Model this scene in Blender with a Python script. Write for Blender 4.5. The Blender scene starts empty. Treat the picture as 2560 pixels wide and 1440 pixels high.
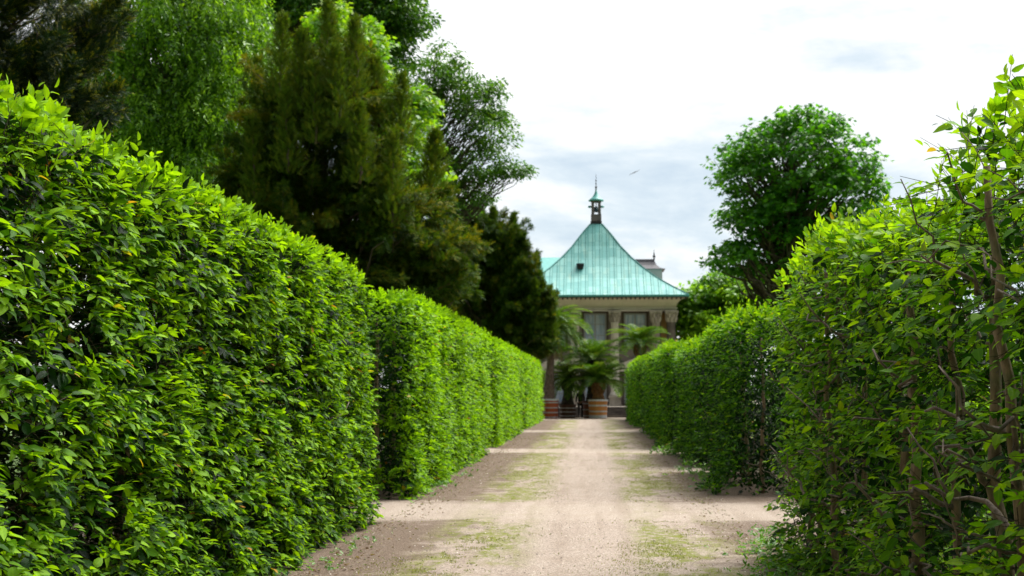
import bpy, math, numpy as np
from mathutils import Vector
rad = math.radians
sc = bpy.context.scene
COL = sc.collection
rng = np.random.default_rng(7)

# ------------------------------------------------------------------ camera
F = 50 / 36 * 2560                     # focal length in photo pixels
PITCH = math.atan(255 / F)
YAW = math.atan(200 * math.cos(PITCH) / F)
CAM = np.array([0, 0, 1.6])
cR = np.array([math.cos(YAW), math.sin(YAW), 0])
cF = np.array([-math.sin(YAW) * math.cos(PITCH), math.cos(YAW) * math.cos(PITCH), math.sin(PITCH)])
cU = np.cross(cR, cF)
def at(px, py, Y):
    d = cR * ((px - 1280) / F) + cU * ((720 - py) / F) + cF
    return CAM + d * (Y / d[1])
def ppm(Y): return F / Y               # pixels per metre at depth Y
cd = bpy.data.cameras.new('camera'); cam = bpy.data.objects.new('camera', cd); COL.objects.link(cam)
cd.lens = 50; cd.sensor_width = 36; cd.clip_end = 3000
cam.location = CAM; cam.rotation_euler = (rad(90) + PITCH, 0, YAW)
cd.dof.use_dof = True; cd.dof.focus_distance = 7.6; cd.dof.aperture_fstop = 5.0; cd.dof.aperture_blades = 9
sc.camera = cam

# ------------------------------------------------------------------ light
SUN_EL, SUN_AZ = rad(56), rad(45)      # azimuth to the right of +Y
sd = bpy.data.lights.new('sun', 'SUN'); so = bpy.data.objects.new('sun', sd); COL.objects.link(so)
sd.energy = 4.2; sd.angle = rad(42); sd.color = (1, .975, .93)
sv = Vector((math.sin(SUN_AZ) * math.cos(SUN_EL), math.cos(SUN_AZ) * math.cos(SUN_EL), math.sin(SUN_EL)))
so.rotation_euler = sv.to_track_quat('Z', 'Y').to_euler(); so.location = sv * 60

# ------------------------------------------------------------------ node helper
class NT:
    def __init__(s, tree): s.t = tree; s.n = tree.nodes; s.l = tree.links
    def new(s, typ, **kw):
        n = s.n.new(typ)
        for k, v in kw.items(): setattr(n, k, v)
        return n
    def put(s, sock, v):
        if isinstance(v, bpy.types.NodeSocket): s.l.new(v, sock)
        elif v is not None: sock.default_value = v
    def m(s, op, a, b=None, c=None, clamp=False):
        n = s.new('ShaderNodeMath', operation=op, use_clamp=clamp)
        s.put(n.inputs[0], a); s.put(n.inputs[1], b); s.put(n.inputs[2], c); return n.outputs[0]
    def ramp01(s, v, lo, hi):
        n = s.new('ShaderNodeMapRange', interpolation_type='SMOOTHSTEP')
        s.put(n.inputs[0], v); n.inputs[1].default_value = lo; n.inputs[2].default_value = hi
        return n.outputs[0]
    def mix(s, f, a, b, blend='MIX'):
        n = s.new('ShaderNodeMix', data_type='RGBA', blend_type=blend)
        s.put(n.inputs[0], f)
        for i, v in ((6, a), (7, b)): s.put(n.inputs[i], v if isinstance(v, bpy.types.NodeSocket) else (*v, 1))
        return n.outputs[2]
    def noise(s, vec, scale, detail=3, rough=.55, dist=0):
        n = s.new('ShaderNodeTexNoise'); s.put(n.inputs['Vector'], vec)
        n.inputs['Scale'].default_value = scale; n.inputs['Detail'].default_value = detail
        n.inputs['Roughness'].default_value = rough; n.inputs['Distortion'].default_value = dist
        return n.outputs['Fac']
    def mapping(s, vec, scale=(1, 1, 1), loc=(0, 0, 0)):
        n = s.new('ShaderNodeMapping'); s.put(n.inputs[0], vec)
        n.inputs['Scale'].default_value = scale; n.inputs['Location'].default_value = loc; return n.outputs[0]
    def ramp(s, v, stops):
        n = s.new('ShaderNodeValToRGB'); s.put(n.inputs[0], v); e = n.color_ramp.elements
        while len(e) < len(stops): e.new(.5)
        for q, (p, c) in zip(e, stops): q.position = p; q.color = (*c, 1)
        return n.outputs[0]
def material(name):
    m = bpy.data.materials.new(name); m.use_nodes = True
    nt = NT(m.node_tree); b = m.node_tree.nodes['Principled BSDF']
    return m, nt, b
def bump(nt, b, h, strength=.5, dist=.01):
    n = nt.new('ShaderNodeBump'); n.inputs['Strength'].default_value = strength; n.inputs['Distance'].default_value = dist
    nt.put(n.inputs['Height'], h); nt.put(b.inputs['Normal'], n.outputs[0])

# ------------------------------------------------------------------ world: bright broken overcast
w = bpy.data.worlds.new('World'); sc.world = w; w.use_nodes = True
nt = NT(w.node_tree); bg = w.node_tree.nodes['Background']
sky = nt.new('ShaderNodeTexSky', sky_type='NISHITA', sun_disc=False, sun_elevation=SUN_EL, sun_rotation=SUN_AZ)
gen = nt.new('ShaderNodeTexCoord').outputs['Generated']
mp = nt.mapping(gen, (1, 1, 2.6), (.37, .2, .66))
n1 = nt.noise(mp, 3.1, 9, .58, .25)
n2 = nt.noise(nt.mapping(gen, (1, 1, 3.5), (3.1, 1.7, .2)), 7.5, 8, .6, .3)
dens = nt.m('ADD', nt.m('MULTIPLY', n1, .72), nt.m('MULTIPLY', n2, .28))
cl = nt.ramp(dens, [(.35, (4.0, 4.9, 5.8)), (.42, (5.4, 6.1, 6.6)), (.475, (7.1, 7.3, 7.4)), (.58, (9.4, 9.4, 9.3))])
dp = nt.new('ShaderNodeVectorMath', operation='DOT_PRODUCT'); nt.put(dp.inputs[0], gen)
dp.inputs[1].default_value = (math.sin(SUN_AZ * .75) * math.cos(SUN_EL), math.cos(SUN_AZ * .75) * math.cos(SUN_EL), math.sin(SUN_EL))
grad = nt.m('MULTIPLY_ADD', nt.ramp01(dp.outputs['Value'], -.12, .55), .88, .12)
vm = nt.new('ShaderNodeVectorMath', operation='SCALE'); nt.put(vm.inputs[0], nt.mix(.93, sky.outputs[0], cl)); nt.put(vm.inputs['Scale'], grad)
nt.put(bg.inputs['Color'], vm.outputs[0])
bg.inputs['Strength'].default_value = .075

# ------------------------------------------------------------------ leaf / bark / other materials
def leaf_mat(name, stops, transl=.35, rough=.42, veins=False, spec=.4, tgain=1.5):
    m, nt, b = material(name)
    a = nt.new('ShaderNodeAttribute', attribute_name='tone')
    col = nt.ramp(a.outputs['Fac'], stops)
    if veins:
        uv = nt.new('ShaderNodeUVMap').outputs[0]
        sp = nt.new('ShaderNodeSeparateXYZ'); nt.put(sp.inputs[0], uv)
        au = nt.m('ABSOLUTE', nt.m('SUBTRACT', sp.outputs[0], .5))
        ph = nt.m('SUBTRACT', nt.m('MULTIPLY', sp.outputs[1], 82), nt.m('MULTIPLY', au, 48))
        wv = nt.m('SINE', ph)
        ve = nt.m('MAXIMUM', nt.ramp01(wv, .55, 1), nt.ramp01(au, .05, .01))
        col = nt.mix(nt.m('MULTIPLY', ve, .28), col, nt.mix(1, col, (2.1, 1.7, 1.6), 'MULTIPLY'))
        bump(nt, b, nt.m('SUBTRACT', nt.m('MULTIPLY', wv, .5), nt.m('MULTIPLY', ve, .4)), .35, .003)
    nt.put(b.inputs['Base Color'], col)
    b.inputs['Roughness'].default_value = rough; b.inputs['Specular IOR Level'].default_value = spec
    tr = nt.new('ShaderNodeBsdfTranslucent')
    nt.put(tr.inputs[0], nt.mix(1, col, (1.25 * tgain, 1.15 * tgain, .35 * tgain), 'MULTIPLY'))
    mx = nt.new('ShaderNodeMixShader'); mx.inputs[0].default_value = transl
    nt.l.new(b.outputs[0], mx.inputs[1]); nt.l.new(tr.outputs[0], mx.inputs[2])
    nt.l.new(mx.outputs[0], nt.n['Material Output'].inputs[0])
    return m
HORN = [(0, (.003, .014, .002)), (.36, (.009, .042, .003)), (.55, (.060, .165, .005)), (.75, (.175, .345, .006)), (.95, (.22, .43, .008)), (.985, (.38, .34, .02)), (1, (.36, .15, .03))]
M = {}
M['hornbeam_near'] = leaf_mat('hornbeam_leaf_veined', HORN, .36, .42, True, .09)
M['hornbeam'] = leaf_mat('hornbeam_leaf', HORN, .38, .45, False, .11)
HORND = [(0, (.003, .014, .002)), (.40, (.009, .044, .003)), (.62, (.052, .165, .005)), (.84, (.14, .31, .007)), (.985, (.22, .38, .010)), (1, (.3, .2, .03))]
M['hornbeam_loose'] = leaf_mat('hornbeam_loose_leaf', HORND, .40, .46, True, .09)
M['hornbeam_shade'] = leaf_mat('hornbeam_leaf_painted_shade', HORND, .36, .5, False, .10)  # darkened copy of the hornbeam leaf, the row's shade put into its colour
M['yew'] = leaf_mat('yew_needles', [(0, (.007, .020, .004)), (.42, (.026, .066, .007)), (.72, (.070, .130, .010)), (1, (.175, .170, .013))], .26, .65, False, .12)
M['yew_near'] = leaf_mat('yew_needles_near', [(0, (.008, .016, .008)), (.6, (.014, .042, .010)), (.8, (.05, .065, .010)), (.9, (.16, .19, .016)), (1, (.28, .27, .02))], .12, .6, False, .15)
M['willow'] = leaf_mat('weeping_leaf', [(0, (.015, .07, .006)), (.45, (.072, .19, .008)), (.8, (.18, .36, .012)), (1, (.26, .46, .03))], .40, .4)
M['linden'] = leaf_mat('linden_leaf', [(0, (.010, .045, .006)), (.5, (.040, .13, .008)), (1, (.14, .27, .010))], .36, .45)
M['lime_leaf'] = leaf_mat('young_maple_leaf', [(0, (.05, .15, .012)), (.5, (.13, .30, .014)), (1, (.30, .42, .016))], .42, .45)
M['airy'] = leaf_mat('airy_leaf', [(0, (.02, .08, .008)), (.5, (.055, .16, .010)), (1, (.15, .28, .012))], .36, .45)
M['maple'] = leaf_mat('maple_leaf', [(0, (.006, .04, .005)), (.45, (.022, .12, .007)), (1, (.11, .32, .010))], .44, .42)
M['palm'] = leaf_mat('palm_leaflet', [(0, (.015, .048, .008)), (.5, (.045, .12, .014)), (.85, (.15, .27, .024)), (1, (.25, .22, .07))], .3, .45, False, .12)
M['dry_palm'] = leaf_mat('dry_palm_leaflet', [(0, (.16, .11, .06)), (1, (.38, .29, .18))], .15, .6)
M['grass'] = leaf_mat('grass_blade', [(0, (.07, .11, .010)), (.5, (.16, .19, .016)), (1, (.28, .27, .05))], .3, .5)
M['herb'] = leaf_mat('herb_leaf', [(0, (.025, .10, .010)), (.6, (.06, .19, .014)), (1, (.15, .3, .02))], .35, .42)

def bark_mat(name, c1, c2, scale=14, rough=.85):
    m, nt, b = material(name)
    p = nt.new('ShaderNodeTexCoord').outputs['Object']
    n = nt.noise(nt.mapping(p, (1, 1, .28)), scale, 6, .65)
    g = nt.noise(p, scale * .25, 3)
    col = nt.mix(nt.ramp01(n, .35, .65), c1, c2)
    nt.put(b.inputs['Base Color'], nt.mix(nt.m('MULTIPLY', nt.ramp01(g, .5, .68), .5), col, (.10, .12, .05)))
    b.inputs['Roughness'].default_value = rough
    bump(nt, b, n, .7, .02); return m
M['bark'] = bark_mat('hornbeam_bark', (.13, .085, .05), (.30, .21, .13), 26)
M['twig'] = bark_mat('grey_twig_bark', (.11, .08, .065), (.24, .18, .14), 30)
M['darkbark'] = bark_mat('dark_tree_bark', (.035, .025, .02), (.10, .075, .055), 9)
M['yewbark'] = bark_mat('yew_bark', (.06, .04, .03), (.17, .12, .09), 8)
M['shoot'] = bark_mat('brown_shoot_bark', (.025, .016, .010), (.075, .048, .03), 30)
M['palmbark'] = bark_mat('palm_trunk_bark', (.10, .065, .055), (.30, .21, .18), 22)
M['palmdark'] = bark_mat('dark_palm_bark', (.02, .014, .012), (.05, .036, .03), 20)
M['palmbrown'] = bark_mat('brown_palm_bark', (.10, .045, .015), (.28, .13, .04), 20)

def stone_mat(name, c1, c2, stain=(.07, .06, .055), amt=.5, scale=1.2):
    m, nt, b = material(name)
    p = nt.new('ShaderNodeTexCoord').outputs['Object']
    n = nt.noise(p, scale, 6, .6); f = nt.noise(p, scale * 18, 4, .6)
    s = nt.noise(nt.mapping(p, (1, 1, .3), (3, 1, 2)), scale * 1.6, 6, .65)
    col = nt.mix(nt.ramp01(n, .3, .7), c1, c2)
    col = nt.mix(nt.m('MULTIPLY', nt.ramp01(s, .5, .7), amt), col, stain)
    nt.put(b.inputs['Base Color'], nt.mix(.25, col, nt.mix(f, (.2, .2, .2), (1, 1, 1)), 'MULTIPLY'))
    b.inputs['Roughness'].default_value = .85
    bump(nt, b, f, .3, .01); return m
M['stone'] = stone_mat('weathered_sandstone', (.40, .34, .28), (.54, .47, .39))
M['darkstone'] = stone_mat('blackened_sandstone', (.10, .085, .08), (.22, .18, .16), (.03, .026, .026), .7)
M['plaster'] = stone_mat('cream_plaster', (.66, .56, .46), (.74, .64, .53), (.4, .34, .27), .3)
M['greywall'] = stone_mat('lilac_grey_render', (.38, .33, .33), (.46, .40, .40), (.25, .21, .21), .3)
M['wallstone'] = stone_mat('grey_brown_wall_stone', (.26, .215, .19), (.35, .30, .265), (.08, .07, .065), .5)
M['darkwall'] = stone_mat('purple_brown_lantern', (.15, .12, .125), (.22, .175, .18), (.06, .05, .055), .5)
M['step'] = stone_mat('dark_step_stone', (.09, .075, .07), (.17, .145, .13), (.03, .027, .025), .6, 2)
M['trim'] = stone_mat('pale_stone_trim', (.68, .61, .53), (.76, .69, .60), (.25, .22, .19), .35)
def simple(name, col, rough=.5, metal=0, var=.25, scale=9):
    m, nt, b = material(name)
    p = nt.new('ShaderNodeTexCoord').outputs['Object']
    n = nt.noise(p, scale, 5, .6)
    nt.put(b.inputs['Base Color'], nt.mix(n, tuple(c * (1 - var) for c in col), tuple(min(1, c * (1 + var)) for c in col)))
    b.inputs['Roughness'].default_value = rough; b.inputs['Metallic'].default_value = metal
    bump(nt, b, n, .15, .01); return m
M['darkmetal'] = simple('dark_oxidised_copper', (.045, .04, .045), .5, .3)
M['slate'] = simple('dark_metal_roof', (.035, .032, .042), .6, .1, .3, 2)
M['hoop'] = simple('galvanised_hoop', (.55, .57, .60), .4, .6)
M['rim'] = simple('white_tub_rim', (.72, .72, .74), .5)
M['frame'] = simple('grey_window_frame', (.42, .42, .46), .5)
M['darkfr'] = simple('dark_brown_reveal', (.10, .075, .06), .7)
M['soil'] = simple('potting_soil', (.03, .02, .015), .95)
M['black'] = simple('black_cloth', (.010, .010, .012), .8)
M['skin'] = simple('skin', (.42, .24, .18), .5)
M['hair'] = simple('dark_hair', (.012, .009, .008), .6)
M['bronze'] = simple('bell_bronze', (.05, .10, .12), .4, .5)
M['bird'] = simple('bird_feathers', (.12, .12, .13), .7)
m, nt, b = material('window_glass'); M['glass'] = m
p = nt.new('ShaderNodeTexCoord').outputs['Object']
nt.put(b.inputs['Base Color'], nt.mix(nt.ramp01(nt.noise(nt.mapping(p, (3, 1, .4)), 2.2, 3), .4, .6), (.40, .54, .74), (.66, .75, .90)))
b.inputs['Roughness'].default_value = .12; b.inputs['Specular IOR Level'].default_value = .8
def tub_mat(name, c1, c2):
    m, nt, b = material(name)
    p = nt.new('ShaderNodeTexCoord').outputs['Object']
    sp = nt.new('ShaderNodeSeparateXYZ'); nt.put(sp.inputs[0], p)
    ang = nt.m('MULTIPLY', nt.m('ARCTAN2', sp.outputs[1], sp.outputs[0]), 28 / math.tau)
    wn = nt.new('ShaderNodeTexWhiteNoise', noise_dimensions='1D'); nt.put(wn.inputs['W'], nt.m('FLOOR', ang))
    gr = nt.noise(nt.mapping(p, (6, 6, .8)), 6, 4)
    col = nt.mix(nt.m('MULTIPLY_ADD', wn.outputs[0], .6, nt.m('MULTIPLY', gr, .4)), c1, c2)
    edge = nt.ramp01(nt.m('ABSOLUTE', nt.m('SUBTRACT', nt.m('FRACT', ang), .5)), .44, .5)
    nt.put(b.inputs['Base Color'], nt.mix(nt.m('MULTIPLY', edge, .7), col, (.03, .015, .008)))
    b.inputs['Roughness'].default_value = .5; return m
M['tub_red'] = tub_mat('red_stained_staves', (.34, .06, .014), (.52, .11, .024))
M['tub_orange'] = tub_mat('orange_staves', (.46, .17, .03), (.62, .26, .05))
M['tub_dark'] = tub_mat('dark_brown_staves', (.05, .018, .010), (.10, .035, .018))
M['tub_brown'] = tub_mat('red_brown_staves', (.14, .04, .015), (.22, .07, .025))

# copper roof (UV: u along eave in metres, v up the slope in metres)
m, nt, b = material('green_copper_sheets'); M['copper'] = m
uv = nt.new('ShaderNodeUVMap').outputs[0]
sp = nt.new('ShaderNodeSeparateXYZ'); nt.put(sp.inputs[0], uv)
cu = nt.m('DIVIDE', sp.outputs[0], .46)
ci = nt.m('FLOOR', cu); cf = nt.m('ABSOLUTE', nt.m('SUBTRACT', nt.m('FRACT', cu), .5))
wn = nt.new('ShaderNodeTexWhiteNoise', noise_dimensions='1D'); nt.put(wn.inputs['W'], ci)
cv = nt.m('ADD', nt.m('DIVIDE', sp.outputs[1], .78), nt.m('MULTIPLY', wn.outputs[0], 3.7))
rf = nt.m('ABSOLUTE', nt.m('SUBTRACT', nt.m('FRACT', cv), .5))
w2 = nt.new('ShaderNodeTexWhiteNoise', noise_dimensions='2D')
cb = nt.new('ShaderNodeCombineXYZ'); nt.put(cb.inputs[0], ci); nt.put(cb.inputs[1], nt.m('FLOOR', cv)); nt.put(w2.inputs['Vector'], cb.outputs[0])
col = nt.mix(w2.outputs[0], (.09, .34, .32), (.19, .47, .44))
st = nt.noise(nt.mapping(uv, (1.6, .35, 1)), 1.5, 6, .65)
col = nt.mix(nt.m('MULTIPLY', nt.ramp01(st, .48, .75), .55), col, (.36, .50, .36))
st2 = nt.noise(nt.mapping(uv, (4, .5, 1)), 2.0, 5, .6)
col = nt.mix(nt.m('MULTIPLY', nt.ramp01(st2, .56, .8), .5), col, (.06, .30, .27))
col = nt.mix(nt.m('MULTIPLY', nt.ramp01(cf, .36, .46), .8), col, (.05, .24, .21))
col = nt.mix(nt.m('MULTIPLY', nt.ramp01(rf, .44, .48), .6), col, (.07, .28, .25))
nt.put(b.inputs['Base Color'], col); b.inputs['Roughness'].default_value = .6
bump(nt, b, nt.m('SUBTRACT', st2, nt.m('MULTIPLY', nt.ramp01(rf, .46, .49), .4)), .25, .02)
M['seam'] = simple('dark_copper_seam', (.05, .22, .20), .55, 0, .3, 4)
M['copper_plain'] = simple('green_copper_plain', (.07, .32, .29), .55, 0, .3, 4)

# ground
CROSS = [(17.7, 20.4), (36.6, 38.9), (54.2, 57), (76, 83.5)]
m, nt, b = material('gravel_path_and_earth'); M['ground'] = m
pos = nt.new('ShaderNodeNewGeometry').outputs['Position']
sp = nt.new('ShaderNodeSeparateXYZ'); nt.put(sp.inputs[0], pos)
X, Y = sp.outputs[0], sp.outputs[1]
nb = nt.noise(pos, .55, 5, .6); nm = nt.noise(pos, 2.3, 5, .62); nf = nt.noise(pos, 42, 5, .78); ns = nt.noise(nt.mapping(pos, (1, .28, 1)), 1.3, 5, .65)
vo = nt.new('ShaderNodeTexVoronoi'); nt.put(vo.inputs['Vector'], pos); vo.inputs['Scale'].default_value = 70
vs = nt.new('ShaderNodeSeparateXYZ'); nt.put(vs.inputs[0], vo.outputs['Color'])
grav = nt.mix(nt.ramp01(nf, .36, .64), (.225, .176, .143), (.425, .345, .288))
grav = nt.mix(nt.m('MULTIPLY', nt.ramp01(vs.outputs[0], .72, .95), .6), grav, (.58, .51, .43))
grav = nt.mix(nt.m('MULTIPLY', nt.ramp01(vs.outputs[1], .8, .95), .6), grav, (.12, .09, .07))
grav = nt.mix(nt.m('MULTIPLY', nt.ramp01(nm, .45, .7), .35), grav, (.25, .19, .14))
earth = nt.mix(nt.ramp01(nf, .3, .7), (.080, .055, .040), (.195, .142, .105))
earth = nt.mix(nt.m('MULTIPLY', nt.ramp01(vs.outputs[0], .84, .97), .5), earth, (.34, .27, .21))
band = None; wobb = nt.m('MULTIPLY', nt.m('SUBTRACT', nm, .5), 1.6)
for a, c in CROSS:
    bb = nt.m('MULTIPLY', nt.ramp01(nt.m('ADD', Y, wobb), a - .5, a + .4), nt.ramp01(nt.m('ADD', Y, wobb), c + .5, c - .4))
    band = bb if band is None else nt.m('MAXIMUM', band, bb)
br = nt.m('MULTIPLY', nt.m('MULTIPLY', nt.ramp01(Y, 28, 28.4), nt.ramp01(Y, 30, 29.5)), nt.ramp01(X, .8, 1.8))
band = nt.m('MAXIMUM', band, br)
wob = nt.m('MULTIPLY', nt.m('SUBTRACT', nm, .5), 2.2)
el = nt.ramp01(nt.m('ADD', X, wob), -1.2, -1.9)
er = nt.ramp01(nt.m('ADD', X, wob), .85, 1.75)
far_ = nt.m('MAXIMUM', nt.ramp01(X, 2.6, 3.2), nt.ramp01(X, -3.0, -3.6))
em = nt.m('MAXIMUM', nt.m('MULTIPLY', nt.m('MAXIMUM', el, nt.m('MULTIPLY', er, .9)), nt.m('SUBTRACT', 1, nt.m('MULTIPLY', band, .74))), far_)
col = nt.mix(em, grav, earth)
lig = nt.mix(nt.ramp01(nf, .3, .7), (.37, .31, .25), (.49, .415, .34))  # pale cross-path gravel, its sunlit brightness painted into the colour
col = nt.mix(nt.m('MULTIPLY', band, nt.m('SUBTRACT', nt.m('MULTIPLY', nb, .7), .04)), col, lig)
ml = nt.m('MULTIPLY', nt.ramp01(X, -1.95, -1.45), nt.ramp01(X, -.45, -1.0))
mr = nt.m('MULTIPLY', nt.ramp01(X, .3, .65), nt.ramp01(X, 1.7, 1.0))
mm = nt.m('MULTIPLY', nt.m('MAXIMUM', ml, mr), nt.ramp01(ns, .42, .53))
mm = nt.m('MULTIPLY', mm, nt.m('SUBTRACT', 1, nt.m('MULTIPLY', band, .7)))
n12 = nt.noise(nt.mapping(pos, (1, .6, 1)), 9, 4, .7)
mm = nt.m('MULTIPLY', mm, nt.ramp01(nt.m('ADD', nt.m('MULTIPLY', nf, .5), nt.m('MULTIPLY', n12, .5)), .44, .54))
trk = nt.noise(nt.mapping(pos, (2.2, .10, 1)), 1.6, 4, .6)
col = nt.mix(nt.m('MULTIPLY', nt.ramp01(trk, .45, .68), .42), col, nt.mix(1, col, (.62, .57, .52), 'MULTIPLY'))
col = nt.mix(nt.m('MULTIPLY', mm, .95), col, nt.mix(nm, (.10, .13, .010), (.19, .20, .020)))
col = nt.mix(nt.m('MULTIPLY', far_, .8), col, (.035, .03, .018))
nt.put(b.inputs['Base Color'], col); b.inputs['Roughness'].default_value = .95; b.inputs['Specular IOR Level'].default_value = .15
bump(nt, b, nt.m('ADD', nf, nt.m('MULTIPLY', vo.outputs['Distance'], .5)), .8, .02)
m, nt, b = material('lawn_turf'); M['lawn'] = m
pos = nt.new('ShaderNodeNewGeometry').outputs['Position']
nt.put(b.inputs['Base Color'], nt.mix(nt.noise(pos, 9, 6, .7), (.05, .10, .016), (.12, .2, .03))); b.inputs['Roughness'].default_value = .9
bump(nt, b, nt.noise(pos, 40, 4), .8, .03)

# ------------------------------------------------------------------ object helpers
def tag(o, label=None, cat=None, group=None, kind=None):
    if label: o['label'] = label
    if cat: o['category'] = cat
    if group: o['group'] = group
    if kind: o['kind'] = kind
    return o
def empty(name, loc, label=None, cat=None, group=None):
    o = bpy.data.objects.new(name, None); COL.objects.link(o); o.location = loc; o.empty_display_size = .2
    return tag(o, label, cat, group)
def link(name, me, mat, parent, smooth=False):
    for mm_ in (mat if isinstance(mat, (list, tuple)) else [mat]): me.materials.append(mm_)
    if smooth: me.polygons.foreach_set('use_smooth', [True] * len(me.polygons))
    o = bpy.data.objects.new(name, me); COL.objects.link(o)
    if parent is not None:
        o.parent = parent
        wl = Vector((0, 0, 0)); q = parent
        while q: wl += q.location; q = q.parent
        o.location = -wl                 # shapes are given in world coordinates
    return o
def nrm(a): return a / np.maximum(np.linalg.norm(a, axis=-1, keepdims=True), 1e-9)
class MB:
    def __init__(s): s.v = []; s.f = []; s.mi = []; s.uv = []
    def quadmesh(s, v, f, mi=0):
        o = len(s.v); s.v += [tuple(q) for q in v]; s.f += [tuple(i + o for i in q) for q in f]; s.mi += [mi] * len(f)
    def box(s, x0, x1, y0, y1, z0, z1, mi=0):
        v = [(x, y, z) for z in (z0, z1) for y in (y0, y1) for x in (x0, x1)]
        s.quadmesh(v, [(0, 2, 3, 1), (4, 5, 7, 6), (0, 1, 5, 4), (2, 6, 7, 3), (0, 4, 6, 2), (1, 3, 7, 5)], mi)
    def tube(s, pts, r, n=7, mi=0):
        pts = np.asarray(pts, float); k = len(pts); r = np.broadcast_to(np.asarray(r, float), (k,))
        t = nrm(np.gradient(pts, axis=0)); a = np.array([.31, .17, .93]) if abs(t[0][2]) < .8 else np.array([.9, .3, .1])
        u = nrm(np.cross(t, a)); q = np.cross(t, u)
        th = np.arange(n) * math.tau / n
        ring = pts[:, None] + r[:, None, None] * (np.cos(th)[None, :, None] * u[:, None] + np.sin(th)[None, :, None] * q[:, None])
        f = [(i * n + j, i * n + (j + 1) % n, (i + 1) * n + (j + 1) % n, (i + 1) * n + j) for i in range(k - 1) for j in range(n)]
        f += [tuple(range(n - 1, -1, -1)), tuple(range((k - 1) * n, k * n))]
        s.quadmesh(ring.reshape(-1, 3), f, mi)
    def lathe(s, c, prof, n=20, mi=0, ph=0, sx=1, sy=1):
        v = []; f = []
        for (r, z) in prof:
            for j in range(n):
                a = ph + j * math.tau / n; v.append((c[0] + r * math.cos(a) * sx, c[1] + r * math.sin(a) * sy, c[2] + z))
        k = len(prof)
        f = [(i * n + j, i * n + (j + 1) % n, (i + 1) * n + (j + 1) % n, (i + 1) * n + j) for i in range(k - 1) for j in range(n)]
        f += [tuple(range(n - 1, -1, -1)), tuple(range((k - 1) * n, k * n))]
        s.quadmesh(v, f, mi)
    def build(s, name, mat, parent=None, smooth=False, bevel=0):
        me = bpy.data.meshes.new(name); me.from_pydata(s.v, [], s.f); me.update()
        if any(s.mi): me.polygons.foreach_set('material_index', s.mi)
        o = link(name, me, mat, parent, smooth)
        if bevel:
            mo = o.modifiers.new('bevel', 'BEVEL'); mo.width = bevel; mo.segments = 2; mo.limit_method = 'ANGLE'
        return o

# ------------------------------------------------------------------ foliage engine
class T:
    def __init__(s, v, f, uv):
        s.v = np.array(v, float); s.uv = np.array(uv, float)
        s.loops = np.concatenate([np.array(q) for q in f]); s.tot = np.array([len(q) for q in f])
def leaf_hi():
    rows = [(.13, .17), (.38, .255), (.70, .19)]
    v = [(0, 0, 0)]; uv = [(.5, 0)]
    for t, h in rows:
        z = .05 - .22 * t * t
        v += [(-h, t, z + h * .28), (0, t, z), (h, t, z + h * .28)]; uv += [(.5 - h, t), (.5, t), (.5 + h, t)]
    v.append((0, 1, -.16)); uv.append((.5, 1))
    f = [(0, 2, 1), (0, 3, 2)]
    for i in (1, 4): f += [(i, i + 1, i + 4, i + 3), (i + 1, i + 2, i + 5, i + 4)]
    f += [(7, 8, 10), (8, 9, 10)]
    return T(v, f, uv)
LEAF_HI = leaf_hi()
LEAF_MID = T([(0, 0, 0), (.23, .28, .06), (.19, .68, .02), (0, 1, -.12), (-.19, .68, .02), (-.23, .28, .06)], [(0, 1, 2, 3), (3, 4, 5, 0)], [(.5, 0), (.8, .3), (.7, .7), (.5, 1), (.3, .7), (.2, .3)])
LEAF_LOBE = T([(0, 0, 0), (.42, .12, .02), (.28, .42, 0), (.52, .78, -.05), (.16, .7, 0), (0, 1.05, -.08), (-.16, .7, 0), (-.52, .78, -.05), (-.28, .42, 0), (-.42, .12, .02)],
              [(0, 1, 2), (0, 2, 3, 4), (0, 4, 5), (0, 5, 6), (0, 6, 7, 8), (0, 8, 9)], [(.5, .5)] * 10)
def twig_template(n, ln, wd, fwd, lift):
    v = []; f = []
    for i in range(n):
        t = .06 + .86 * i / n; L = ln * (1 - .55 * (i / n) ** 2) * (.7 if i == 0 else 1)
        for sgn in (-1, 1):
            o = len(v); v += [(0, t - wd * .5, 0), (sgn * L, t + fwd, lift * (1 if i % 2 else -.4)), (0, t + wd * .5, 0)]; f.append((o, o + 1, o + 2) if sgn > 0 else (o + 2, o + 1, o))
    o = len(v); v += [(-.012, 0, 0), (.012, 0, 0), (.02, .95, 0), (0, 1.08, 0), (-.02, .95, 0)]; f += [(o, o + 1, o + 2, o + 4), (o + 4, o + 2, o + 3)]
    return T(v, f, [(.5, .5)] * len(v))
YEW_FAR = twig_template(5, .34, .12, .16, .14)
YEW_NEAR = twig_template(8, .27, .06, .08, .10)
TWIG = T([(-.0022, 0, 0), (.0022, 0, 0), (.0012, 1, 0), (-.0012, 1, 0), (0, 0, -.0022), (0, 0, .0022), (0, 1, .0012), (0, 1, -.0012)], [(0, 1, 2, 3), (4, 5, 6, 7)], [(.5, .5)] * 8)
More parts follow.
